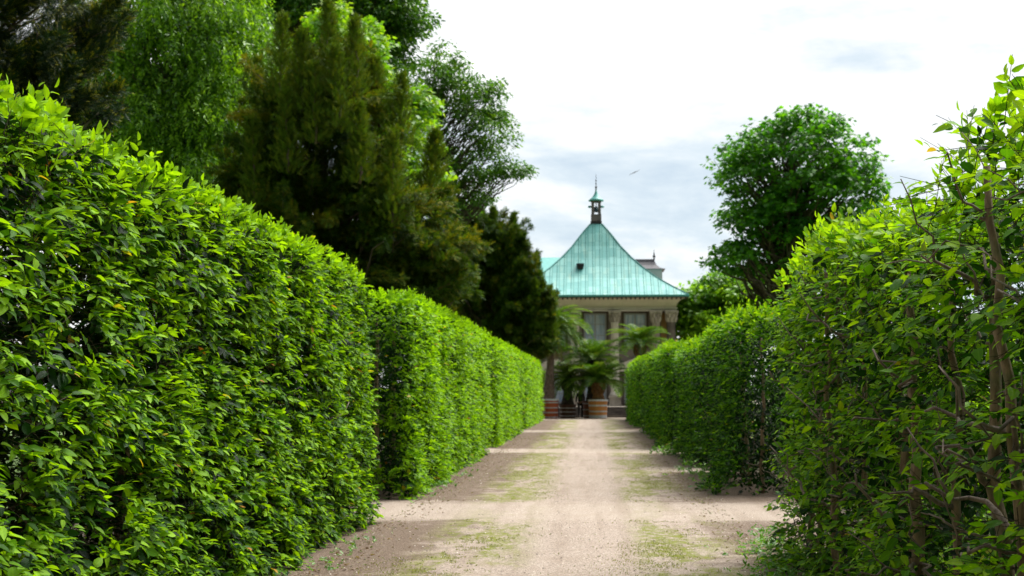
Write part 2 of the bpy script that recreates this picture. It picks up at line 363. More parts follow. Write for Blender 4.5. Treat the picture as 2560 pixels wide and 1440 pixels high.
class Leaves:
    def __init__(s): s.P = []; s.L = []; s.N = []; s.U = []; s.A = []; s.n = 0
    def add(s, t, P, X, Y, Z, tone):
        N = len(P)
        if not N: return
        V = P[:, None] + t.v[None, :, 0, None] * X[:, None] + t.v[None, :, 1, None] * Y[:, None] + t.v[None, :, 2, None] * Z[:, None]
        k = len(t.v)
        s.P.append(V.reshape(-1, 3)); s.L.append((t.loops[None] + (np.arange(N) * k)[:, None] + s.n).ravel())
        s.N.append(np.tile(t.tot, N)); s.U.append(np.tile(t.uv[t.loops], (N, 1))); s.A.append(np.repeat(tone, k)); s.n += N * k
    def build(s, name, mat, parent, uv=False):
        P = np.concatenate(s.P); L = np.concatenate(s.L); N = np.concatenate(s.N); A = np.clip(np.concatenate(s.A), 0, 1)
        me = bpy.data.meshes.new(name)
        me.vertices.add(len(P)); me.vertices.foreach_set('co', P.astype(np.float32).ravel())
        me.loops.add(len(L)); me.loops.foreach_set('vertex_index', L.astype(np.int32))
        st = np.concatenate([[0], np.cumsum(N)[:-1]])
        me.polygons.add(len(N)); me.polygons.foreach_set('loop_start', st.astype(np.int32)); me.polygons.foreach_set('loop_total', N.astype(np.int32))
        me.update(calc_edges=True)
        a = me.attributes.new('tone', 'FLOAT', 'POINT'); a.data.foreach_set('value', A.astype(np.float32))
        if uv:
            u = me.uv_layers.new(name='UVMap'); u.data.foreach_set('uv', np.concatenate(s.U).astype(np.float32).ravel())
        return link(name, me, mat, parent)
def vn(p, seed=0):
    p = np.asarray(p, float); i = np.floor(p); f = p - i; f = f * f * (3 - 2 * f); r = 0
    for dx in (0, 1):
        for dy in (0, 1):
            for dz in (0, 1):
                q = i + np.array([dx, dy, dz])
                h = np.sin(q[:, 0] * 12.9898 + q[:, 1] * 78.233 + q[:, 2] * 37.719 + seed * 17.13) * 43758.5453
                h = h - np.floor(h)
                r = r + h * (f[:, 0] if dx else 1 - f[:, 0]) * (f[:, 1] if dy else 1 - f[:, 1]) * (f[:, 2] if dz else 1 - f[:, 2])
    return r
def rnd(n, k=3): return rng.normal(size=(n, k))
def orient(Yd, N):
    Yd = nrm(Yd); Xd = nrm(np.cross(Yd, N)); return Xd, Yd, np.cross(Xd, Yd)
def spray(lv, tmpl, O, D, UP, L, n, size, tone, jit=.35, droop=.0, spread=.62):
    """shoots: n alternate leaves on a twig from O along D"""
    N0 = len(O)
    if not N0: return
    D = nrm(D); S = nrm(np.cross(D, UP)); Nn = np.cross(S, D)
    L = np.broadcast_to(L, (N0,)); tone = np.broadcast_to(tone, (N0,))
    for k in range(n):
        t = (k + .45) / n
        base = O + D * (L * t)[:, None]; base[:, 2] -= droop * t * t
        if k == n - 1: yd = D + rnd(N0) * .2
        else: yd = D * .62 + S * ((1 if k % 2 else -1) * spread) + rnd(N0) * .22
        yd[:, 2] -= droop * t
        X, Yd, Z = orient(yd, Nn + rnd(N0) * jit)
        s = (size * (.42 + .75 * rng.random(N0)) * (.75 + .35 * math.sin(math.pi * min(1, t + .15))))[:, None]; X = X * (.78 + .44 * rng.random((N0, 1)))
        tn = np.minimum(tone + rng.normal(size=N0) * .19, .93); tn = np.where(rng.random(N0) < .005, .975 + .025 * rng.random(N0), tn)
        lv.add(tmpl, base, X * s, Yd * s, Z * s, tn)

def wig(a, b, n, amp, seed=None, up=0):
    a = np.asarray(a, float); b = np.asarray(b, float); t = np.linspace(0, 1, n)[:, None]
    o = rng.normal(size=(n, 3)) * amp; o[0] = 0; o[-1] = 0
    p = a + (b - a) * t + o; p[:, 2] += up * np.sin(t[:, 0] * math.pi); return p

# ------------------------------------------------------------------ hedges
def hedge(label, face, back, y0, y1, H, dens, size, mat, tmpl, seed, young=.25, tone0=.42, holes=.30, loose=0, ends=True, trunks=0, uv=False,
          bare=False, skirt=0, tuft=.05, group=None, nl=6, bulge=.10, backd=.35, name='hornbeam_hedge'):
    sg = 1 if face > back else -1           # outward direction of the path face
    root = empty(name, (face * .5 + back * .5, (y0 + y1) / 2, 0), label, 'hedge', group)
    lv = Leaves(); tw = Leaves(); xm = .5 * (face + back); wth = abs(face - back)
    Hf = H if callable(H) else (lambda y: np.full(np.shape(y), H))
    def put(P, out, t, ns, up_amt=.0, th=holes, dn=.12):
        q = vn(P * np.array([2.6, 2.0, 3.6]), seed) * .6 + vn(P * np.array([6., 4.5, 9.]), seed + 5) * .4
        keep = q > th
        P, out, t = P[keep], out[keep], t[keep]; n = len(P)
        up = np.array([0, 0, 1.])
        D = out * .75 + rnd(n) * .42 + up * (up_amt - dn)
        UP = up * 1.0 + out * .26 + rnd(n) * .17
        spray(lv, tmpl, P, D, UP, size * (1.6 + loose), ns, size, t, .26, .025 + .02 * loose)
        if tmpl is LEAF_HI:
            Dn = nrm(D); Xt, Yt, Zt = orient(Dn, UP); L_ = size * (1.5 + loose); tw.add(TWIG, P - Dn * .10, Xt, Yt * (L_ + .10), Zt, rng.random(n))
    per = dens / nl
    def face_sheet(kind, n):
        a = rng.random(n); bq = rng.random(n); e = rng.exponential(.10 + .09 * loose, n) - .03
        if kind in ('front', 'rear'):
            y = y0 + (y1 - y0) * a; h = Hf(y); z = h * bq; fx = face if kind == 'front' else back; s = sg if kind == 'front' else -sg
            P = np.c_[np.full(n, 0.), y, z]
            bul = (vn(P * 1.1, seed + 2) - .5) * 2 * bulge + (vn(P * 3.1, seed + 3) - .5) * bulge
            rnd_top = np.maximum(0, z - (h - .28)); sk = skirt * np.exp(-z / .35) * (vn(P * 1.4, seed + 9) - .25)
            P[:, 0] = fx + s * (bul + sk - rnd_top ** 2 * 2.0 - np.minimum(e, wth * .45))
            out = np.tile([s, 0, 0.], (n, 1)); out[:, 2] += rnd_top * 2.2
            t = tone0 + young * .35 * rng.random(n) + young * .9 * np.clip(rnd_top / .28, 0, 1) ** 1.3
            return P, out, t
        if kind == 'top':
            y = y0 + (y1 - y0) * a; x = back + (face - back) * bq; h = Hf(y); P = np.c_[x, y, h]
            P[:, 2] += (vn(P * 1.7, seed + 4) - .5) * .12 - e * .7
            return P, np.tile([0, 0, 1.], (n, 1)) + rnd(n) * .3, tone0 + young * (.7 + .5 * rng.random(n))
        yy, s = (y0, -1) if kind == 'near' else (y1, 1)
        x = back + (face - back) * a; z = Hf(np.full(n, yy)) * bq; P = np.c_[x, np.full(n, yy), z]
        P[:, 1] += s * ((vn(P * 1.6, seed + 6) - .5) * .2 - e); 
        return P, np.tile([0, s, 0.], (n, 1)), tone0 + young * .3 * rng.random(n)
    Hm = float(np.mean(Hf(np.linspace(y0, y1, 9)))); Ln = y1 - y0
    for kind, area, k in (('front', Ln * Hm, 1), ('top', Ln * wth, .95), ('rear', Ln * Hm, backd), ('near', wth * Hm, 1.05 if ends else .5), ('far', wth * Hm, .9 if ends else .5)):
        P, o, t = face_sheet(kind, int(area * per * k))
        put(P, o, t, nl, .5 if kind == 'top' else 0, holes * (.55 if kind == 'top' else 1.42 if kind == 'near' else 1))
    # interior leaves, inner shade of the hedge put into their darker tone
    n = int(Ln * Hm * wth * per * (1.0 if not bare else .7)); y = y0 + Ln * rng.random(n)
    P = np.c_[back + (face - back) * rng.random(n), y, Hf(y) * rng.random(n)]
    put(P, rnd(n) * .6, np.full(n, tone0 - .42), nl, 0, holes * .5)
    # new shoots standing out of the top and the edge
    n = int(Ln * (20 + 260 * tuft) * (1 if size < .1 else .8)); y = y0 + Ln * rng.random(n); x = xm + (face - xm) * (rng.random(n) * 2 - .9).clip(-1, 1)
    ln = tuft * 2.5 * rng.random(n) ** 2 * (.4 + 1.2 * vn(np.c_[x, y, x] * 1.2, seed + 8)) + .06
    P = np.c_[x, y, Hf(y) - .04]
    spray(lv, tmpl, P, np.array([sg * .25, 0, 1.]) + rnd(n) * .33, np.array([sg * .6, -.4, .4]) + rnd(n) * .4, ln + size, nl + 1, size * .85, tone0 + young * 1.5, .5)
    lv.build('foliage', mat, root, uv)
    if tw.n: tw.build('twigs', M['shoot'], root)
    # stems
    if trunks:
        for i in range(trunks):
            y = y0 + .45 + (Ln - .9) * (i + .5 * rng.random() * .6) / max(1, trunks - 1) if trunks > 1 else (y0 + y1) / 2
            x = xm + sg * (wth * (.36 if bare and y0 < 10 else .2 if bare else .05)) + rng.normal() * .05; h = float(Hf(np.array([y]))[0]) - .25
            r = .022 + .016 * rng.random() + (.0 if bare else .01)
            tb = MB(); pts = wig((x, y, -.05), (x + rng.normal() * .07, y + rng.normal() * .08, h), 12, .016)
            tb.tube(pts, np.linspace(r * 1.25, r * .55, 12), 8)
            tr = tb.build('trunk', M['bark'], root, True)
            for q in range(9 if bare and y0 < 10 else 2):
                bb = MB(); zi = rng.uniform(.12, .97); p0 = pts[int(zi * 11)]
                side = sg * rng.uniform(.05, .9) * wth * .5 if rng.random() < .75 else -sg * rng.uniform(.1, .5) * wth * .5
                e = p0 + np.array([side, rng.normal() * .42, rng.uniform(-.05, .32)])
                mid = (p0 + e) / 2 + rng.normal(size=3) * .09
                pp = np.vstack([wig(p0, mid, 4, .018), wig(mid, e, 5, .03)[1:]])
                rr = rng.uniform(.006, .015); bb.tube(pp, np.linspace(rr * 1.25, rr * .45, len(pp)), 6)
                if rng.random() < .7:
                    k2 = pp[5]; bb.tube(wig(k2, k2 + np.array([side * .5, rng.normal() * .25, .18 + .2 * rng.random()]), 5, .02), np.linspace(rr * .6, rr * .25, 5), 5)
                bb.build('branch', M['twig'], tr, True)
    return root

GL = 'clipped hedges lining the gravel path'
hedge('nearest and largest clipped hornbeam hedge, dense lime topped leaves, below the dark near conifer', -2.79, -4.0, 3.6, 17.25, 2.97, 1480, .086, M['hornbeam_near'], LEAF_HI, 11,
      young=.36, tone0=.52, holes=.41, trunks=8, uv=True, group=GL, tuft=.05)
hedge('clipped hedge with black shaded end face, second from the camera under the big brown-green yew', -2.66, -3.9, 20.9, 36.1, 2.95, 960, .092, M['hornbeam'], LEAF_MID, 23,
      young=.36, tone0=.61, holes=.34, trunks=9, group=GL, tuft=.03)
hedge('bright clipped hedge section between the second cross path and the third, under the yews', -2.72, -3.9, 39.7, 53.8, 2.95, 520, .108, M['hornbeam'], LEAF_MID, 31,
      young=.36, tone0=.64, holes=.30, trunks=6, group=GL, tuft=.03, nl=5)
hedge('farthest bright clipped hedge section, ending beside the red tub of the tall palm', -2.76, -3.9, 57.5, 76.0, 2.95, 380, .12, M['hornbeam'], LEAF_MID, 37,
      young=.36, tone0=.65, holes=.28, trunks=6, group=GL, tuft=.03, nl=5)
def h1(y): return np.interp(y, [3.6, 5.3, 5.9, 6.5, 7.3, 7.75, 8.3, 9.3, 10.4, 11.4, 12.6, 13.9], [2.55, 2.64, 2.70, 2.88, 2.74, 2.46, 2.50, 2.66, 2.66, 2.78, 2.72, 2.6])
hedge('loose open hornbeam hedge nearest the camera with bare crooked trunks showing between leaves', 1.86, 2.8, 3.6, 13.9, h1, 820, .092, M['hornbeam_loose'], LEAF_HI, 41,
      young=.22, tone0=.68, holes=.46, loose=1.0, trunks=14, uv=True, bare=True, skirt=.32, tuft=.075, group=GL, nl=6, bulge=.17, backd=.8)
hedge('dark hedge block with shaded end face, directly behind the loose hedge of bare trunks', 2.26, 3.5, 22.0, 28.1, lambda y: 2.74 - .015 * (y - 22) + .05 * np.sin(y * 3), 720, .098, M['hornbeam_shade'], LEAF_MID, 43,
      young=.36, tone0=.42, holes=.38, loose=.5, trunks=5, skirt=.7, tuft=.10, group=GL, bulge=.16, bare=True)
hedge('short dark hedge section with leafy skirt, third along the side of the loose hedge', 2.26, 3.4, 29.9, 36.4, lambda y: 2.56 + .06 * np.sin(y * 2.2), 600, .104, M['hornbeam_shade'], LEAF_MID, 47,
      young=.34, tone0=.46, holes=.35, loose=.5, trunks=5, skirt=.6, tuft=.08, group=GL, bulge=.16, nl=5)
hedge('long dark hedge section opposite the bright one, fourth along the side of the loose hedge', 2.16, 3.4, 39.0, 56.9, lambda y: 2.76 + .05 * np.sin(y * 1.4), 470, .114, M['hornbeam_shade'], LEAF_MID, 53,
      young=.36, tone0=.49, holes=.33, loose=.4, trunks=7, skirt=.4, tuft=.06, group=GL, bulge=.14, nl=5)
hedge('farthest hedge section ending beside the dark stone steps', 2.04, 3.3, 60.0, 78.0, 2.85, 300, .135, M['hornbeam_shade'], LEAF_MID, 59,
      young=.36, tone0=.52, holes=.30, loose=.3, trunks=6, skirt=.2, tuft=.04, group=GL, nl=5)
hedge('plain hedge glimpsed through the gaps behind the loose bare-trunked hedge', 5.4, 7.0, 3, 44, 2.45, 230, .13, M['hornbeam'], LEAF_MID, 61,
      young=.36, tone0=.5, holes=.3, trunks=6, nl=5, ends=False)

# ------------------------------------------------------------------ trees
def blob_targets(blobs):
    """blobs: (px, py, Y, rx_px, ry_px, depth_radius_m, n) -> clump targets near the surface of soft ellipsoids"""
    out = []
    for (px, py, Y, rx, ry, rd, n) in blobs:
        c = at(px, py, Y); k = ppm(Y); d = nrm(rnd(n)); r = (.35 + .65 * rng.random(n)) ** .6
        out.append(c + d * r[:, None] * np.array([rx / k, rd, ry / k]))
    return np.concatenate(out)
def limbs(mb, base, targets, r0, k=8, up=.5, zmin=.3, amp=.10):
    H = targets[:, 2].max()
    for t in targets:
        dd = np.linalg.norm(t[:2] - base[:2]); z0 = max(zmin, t[2] - dd * up - rng.random() * 1.2)
        z0 = min(z0, H * .93); f = z0 / H
        a = np.array([base[0], base[1], z0]); L = np.linalg.norm(t - a)
        p = wig(a, t, k, amp * min(1, L / 3), up=L * .06)
        mb.tube(p, np.linspace(max(.018, r0 * .38 * (1 - f * .8) * min(1, L / 4)), .008, k), 5)
def trunk_obj(root, base, H, r, mat, lean=(0, 0)):
    mb = MB(); p = wig((base[0], base[1], -.1), (base[0] + lean[0], base[1] + lean[1], H), 12, r * .35)
    rr = r * (1 - .88 * np.linspace(0, 1, 12) ** .8); rr[0] *= 1.4
    mb.tube(p, rr, 12); return mb.build('trunk', mat, root, True)
def conifer(name, label, base, blobs, mat, tmpl, size, per, r, seed, up=.75, hang=.3, tone0=.45, group='yews behind the hedge', spires=(), clumpr=.42):
    root = empty(name, (base[0], base[1], 0), label, 'tree', group)
    tg = blob_targets(blobs); H = tg[:, 2].max()
    tr = trunk_obj(root, base, H * .96, r, M['yewbark'])
    lm = MB(); limbs(lm, np.array(base), tg[::2], r, 8, up)
    lv = Leaves()
    ax = np.array([base[0], base[1]])
    for (px, py0, py1, Y) in spires:
        a = at(px, py1, Y); bq = at(px + rng.normal() * 8, py0, Y); n = int(per * 4.2); t = rng.random(n)
        lm.tube(wig(a, bq, 6, .03), np.linspace(.03, .006, 6), 5)
        P = a + (bq - a) * t[:, None]; w_ = (.30 * (1 - t) + .05)[:, None]; o = rnd(n) * np.array([1, 1, .3])
        P = P + o * w_ * .5
        D = nrm(o) * .6 + np.array([0, 0, .9]); X, Yd, Z = orient(D + rnd(n) * .3, nrm(o) + np.array([0, 0, .6]))
        s = (size * (.6 + .6 * rng.random(n)))[:, None]
        lv.add(tmpl, P, X * s, Yd * s, Z * s, tone0 + .25 * rng.random(n))
    lm.build('limbs', M['yewbark'], tr, True)
    for t in tg:
        d2 = t[:2] - ax; out = np.array([*(d2 / (np.linalg.norm(d2) + .01)), 0]); n = int(per * (.6 + .8 * rng.random()))
        hz = t[2] / H; up_ = (-.45 + 1.5 * hz) * (1 - hang) - hang * .5 + rng.normal() * .25
        ld = nrm(out * .8 + np.array([0, 0, up_]) + rng.normal(size=3) * .28); plen = clumpr * rng.uniform(1.3, 2.6)
        u = rng.random(n) ** .8; o = rnd(n); o -= (o @ ld)[:, None] * ld
        P = t + ld * ((u - .75) * plen * 1.5)[:, None] + nrm(o) * (clumpr * .42 * (1.08 - u) ** .7 * rng.random(n) ** .5)[:, None]
        P[:, 2] -= hang * .35 * (np.abs(o[:, 0]) + np.abs(o[:, 1])) * clumpr * rng.random(n)
        D = ld * .8 + nrm(o) * .75 + rnd(n) * .3 + np.array([0, 0, -hang * 1.2]) * rng.random((n, 1))
        X, Yd, Z = orient(D, np.array([0, 0, 1.]) + out * .4 + rnd(n) * .4)
        s = (size * (.6 + .6 * rng.random(n)))[:, None]
        ct = rng.normal() * .13
        if tmpl is YEW_NEAR:                      # pale new shoots at the twig ends
            tips = rng.random(n) < .22; lv.add(tmpl, (P + Yd * s * .85)[tips], (X * s)[tips] * .7, (Yd * s)[tips] * .32, (Z * s)[tips] * .6, .92 + .08 * rng.random(tips.sum()))
        lv.add(tmpl, P, X * s, Yd * s, Z * s, tone0 + ct + rng.normal(size=n) * .16 + .25 * (rng.random(n) < .12))
    lv.build('crown', mat, root); return root
def broadleaf(name, label, base, blobs, mat, tmpl, size, per, r, group, clump=(.6, .3), droop=0, spr=False, tone0=.5, up=.5, lim_step=1, bark='darkbark', lean=(0, 0), flat=.5):
    root = empty(name, (base[0], base[1], 0), label, 'tree', group)
    tg = blob_targets(blobs); H = tg[:, 2].max()
    tr = trunk_obj(root, base, H * .85, r, M[bark], lean)
    lm = MB(); limbs(lm, np.array(base), tg[::lim_step], r, 9, up); lm.build('limbs', M[bark], tr, True)
    lv = Leaves()
    for t in tg:
        n = int(per * (.6 + .8 * rng.random())); ct = rng.normal() * .1
        sc_ = rng.uniform(.7, 1.25)
        q = nrm(rnd(n)) * (rng.random(n) ** .45)[:, None] * np.array([clump[0], clump[0], clump[1]]) * sc_
        P = t + q
        if spr:
            D = nrm(q) * .4 + rnd(n) * .25 + np.array([0, 0, -droop]); UP = rnd(n) + np.array([0, -.6, .4])
            spray(lv, tmpl, P, D, UP, size * 2.2, 5, size, tone0 + ct + .1 * rng.normal(size=n), .5, .03, .6)
        else:
            D = nrm(q * np.array([1, 1, .4])) + rnd(n) * .5 + np.array([0, 0, -.45]); X, Yd, Z = orient(D, np.array([0, 0, 1.]) + rnd(n) * flat + nrm(q) * .4)
            s = (size * (.6 + .55 * rng.random(n)))[:, None]
            lv.add(tmpl, P, X * s, Yd * s, Z * s, tone0 + ct + rng.normal(size=n) * .17)
    lv.build('crown', mat, root); return root

def gb(px, Y):
    p = at(px, 900, Y); return (p[0], Y)
GT = 'trees behind the clipped hedges'
conifer('yew_tree', 'black-green near yew with yellow shoot tips, above the start of the largest hedge', gb(-170, 11.5),
        [(-60, 60, 11.5, 330, 190, 1.2, 70), (40, 250, 11.3, 250, 170, 1.1, 60), (-100, -260, 11.5, 320, 260, 1.2, 50), (-120, 420, 11.5, 330, 250, 1.2, 40), (120, 110, 11.2, 190, 200, .8, 34)],
        M['yew_near'], YEW_NEAR, .085, 300, .16, 71, .6, .1, .50, clumpr=.22)
conifer('yew_tree', 'tall brown-green yew with pointed spires and drooping sprays, largest of the dark conifers', gb(800, 28),
        [(830, 210, 28, 110, 130, 1.0, 40), (690, 340, 28, 95, 220, 1.4, 60), (910, 380, 28, 95, 180, 1.4, 60), (760, 590, 28, 210, 190, 2.0, 120), (985, 570, 28, 150, 160, 1.6, 95), (1110, 660, 28, 95, 95, 1.3, 50), (930, 750, 28, 210, 110, 1.8, 70), (630, 560, 28.5, 110, 150, 1.3, 60), (620, 420, 28.3, 70, 140, 1.2, 40)],
        M['yew'], YEW_FAR, .15, 210, .22, 73, .7, .32, .60,
        spires=[(700, 40, 260, 27), (826, 8, 220, 27), (884, 50, 240, 27), (752, 80, 280, 26.8), (850, 120, 330, 26.5), (790, 160, 360, 26.5), (720, 230, 430, 26.5), (900, 260, 460, 26.5), (980, 330, 560, 26.6), (640, 300, 520, 26.8), (950, 150, 320, 28), (1000, 190, 380, 28), (650, 150, 330, 28.3), (1080, 330, 470, 28)], clumpr=.42)
# the bare limb of the same yew reaching over the sky is part of its limbs
conifer('yew_tree', 'bushy dark yew with ragged upright tips, partly hiding the copper roof', gb(1225, 78),
        [(1200, 610, 78, 110, 110, 2.4, 70), (1245, 700, 78, 85, 110, 2.4, 70), (1180, 760, 78, 120, 110, 2.6, 70), (1285, 790, 77, 60, 60, 1.8, 44), (1296, 690, 77, 48, 80, 1.6, 50), (1335, 770, 77, 42, 60, 1.4, 44), (1290, 600, 77, 30, 50, 1.2, 22), (1195, 570, 78, 75, 60, 2, 40), (1370, 760, 76.5, 18, 45, .8, 16), (1330, 850, 77, 60, 40, 1.4, 30), (1120, 680, 78, 90, 130, 2.4, 50)],
        M['yew'], YEW_FAR, .27, 190, .35, 79, .7, .15, .54,
        spires=[(1230, 520, 640, 77), (1275, 535, 660, 77), (1300, 590, 700, 76.5), (1322, 650, 760, 76.5), (1345, 640, 780, 77), (1365, 700, 830, 76.5), (1382, 720, 840, 76.5), (1190, 500, 620, 78), (1340, 700, 820, 76)], clumpr=.62)
broadleaf('weeping_beech', 'fresh green weeping tree with hanging leaf curtains, between the near yew and tall yew', gb(480, 33),
          [(470, 120, 33, 200, 170, 1.8, 90), (560, 260, 33, 130, 190, 1.6, 70), (420, 330, 33, 130, 160, 1.6, 60), (560, 60, 33.5, 130, 130, 1.6, 50), (480, 480, 33, 190, 150, 1.8, 60), (330, 100, 33, 150, 220, 1.6, 50), (500, -160, 33.5, 220, 170, 2, 50), (640, 160, 34, 70, 150, 1.2, 30), (300, 250, 33, 120, 150, 1.6, 50)],
          M['willow'], LEAF_MID, .115, 48, .25, GT, (.55, .55), 1.1, True, .60, .9, 2)
broadleaf('linden_tree', 'tallest dark green broadleaf crown against the sky, above the tall spired yew', gb(800, 50),
          [(780, 60, 50, 170, 150, 2.5, 70), (930, 40, 50, 110, 110, 2.2, 60), (960, 150, 50, 75, 120, 2.0, 45), (1010, 20, 50, 55, 80, 1.5, 26), (850, -130, 50, 230, 140, 3, 60), (700, 200, 51, 120, 180, 2.4, 40), (690, -10, 50.5, 110, 120, 2.4, 46), (790, -20, 50.5, 90, 80, 2, 30)],
          M['linden'], LEAF_MID, .19, 120, .35, GT, (.75, .32), .4, False, .5, .6)
broadleaf('young_maple', 'yellow-green young maple showing beside the tall yew spires', gb(905, 42),
          [(905, 130, 42, 55, 70, 1.4, 26), (925, 220, 42, 55, 90, 1.4, 34), (960, 330, 42, 50, 90, 1.4, 30), (850, 60, 42, 70, 50, 1.2, 20), (1040, 480, 42, 70, 90, 1.4, 26), (1035, 330, 44, 50, 110, 1.4, 30)],
          M['lime_leaf'], LEAF_LOBE, .16, 90, .2, GT, (.55, .26), .3, False, .55, .7)
broadleaf('airy_tree', 'sparse airy tree with fine leaves and visible branches against white sky', gb(1080, 58),
          [(1110, 180, 58, 55, 70, 1.6, 36), (1170, 240, 58, 70, 60, 1.6, 44), (1230, 330, 58, 60, 60, 1.6, 40), (1200, 420, 58, 90, 50, 1.8, 46), (1290, 430, 58, 30, 18, .9, 14), (1120, 330, 58, 80, 90, 1.8, 40), (1060, 230, 58, 60, 110, 1.6, 36), (1150, 500, 58, 90, 50, 1.6, 36), (1245, 250, 58, 22, 60, .8, 12)],
          M['airy'], LEAF_MID, .18, 44, .2, GT, (.5, .26), .3, False, .5, .8)
broadleaf('round_maple', 'round dense dark green maple standing above the loose hedge', gb(1965, 60),
          [(1985, 400, 60, 205, 110, 3.2, 120), (1890, 480, 60, 120, 110, 2.6, 75), (2090, 490, 60, 115, 110, 2.6, 75), (1960, 560, 60, 130, 60, 2.4, 45), (1850, 640, 60, 80, 50, 1.8, 30), (2010, 330, 60, 120, 55, 2.2, 48), (2110, 590, 60, 90, 60, 2.0, 22), (2185, 480, 60, 24, 80, 1, 12), (1940, 660, 60, 60, 50, 1.6, 18)],
          M['maple'], LEAF_LOBE, .21, 44, .32, GT, (.60, .24), .3, False, .66, .8)
broadleaf('small_maple', 'low lighter green tree beside the end of the copper roof', gb(1810, 92),
          [(1800, 740, 92, 85, 55, 2.4, 60), (1870, 730, 92, 90, 60, 2.4, 50), (1760, 790, 92, 70, 50, 2.2, 40), (1860, 810, 92, 120, 50, 2.6, 40), (1960, 770, 92, 80, 70, 2.6, 30), (1735, 830, 92, 55, 50, 2, 34), (1720, 760, 92, 35, 40, 1.6, 22)],
          M['willow'], LEAF_LOBE, .30, 80, .3, GT, (.9, .4), .3, False, .66, .7)
broadleaf('background_linden', 'shadowy tree filling the gap behind the bushy yew', gb(1150, 98),
          [(1130, 760, 98, 130, 110, 3, 60), (1260, 800, 98, 90, 80, 3, 50), (1030, 690, 98, 130, 130, 3, 50)],
          M['linden'], LEAF_LOBE, .36, 80, .35, GT, (1.1, .5), .3, False, .4, .7)

# ------------------------------------------------------------------ ground
mb = MB(); mb.quadmesh([(-900, -60, 0), (900, -60, 0), (900, 1800, 0), (-900, 1800, 0)], [(0, 1, 2, 3)])
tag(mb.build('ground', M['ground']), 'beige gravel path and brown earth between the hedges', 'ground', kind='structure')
mb = MB()
for x0, x1 in ((-120, -6.2), (8.4, 120)): mb.quadmesh([(x0, -40, .004), (x1, -40, .004), (x1, 140, .004), (x0, 140, .004)], [(0, 1, 2, 3)])
tag(mb.build('lawn', M['lawn']), 'green lawn behind the hedges', 'lawn', kind='structure')

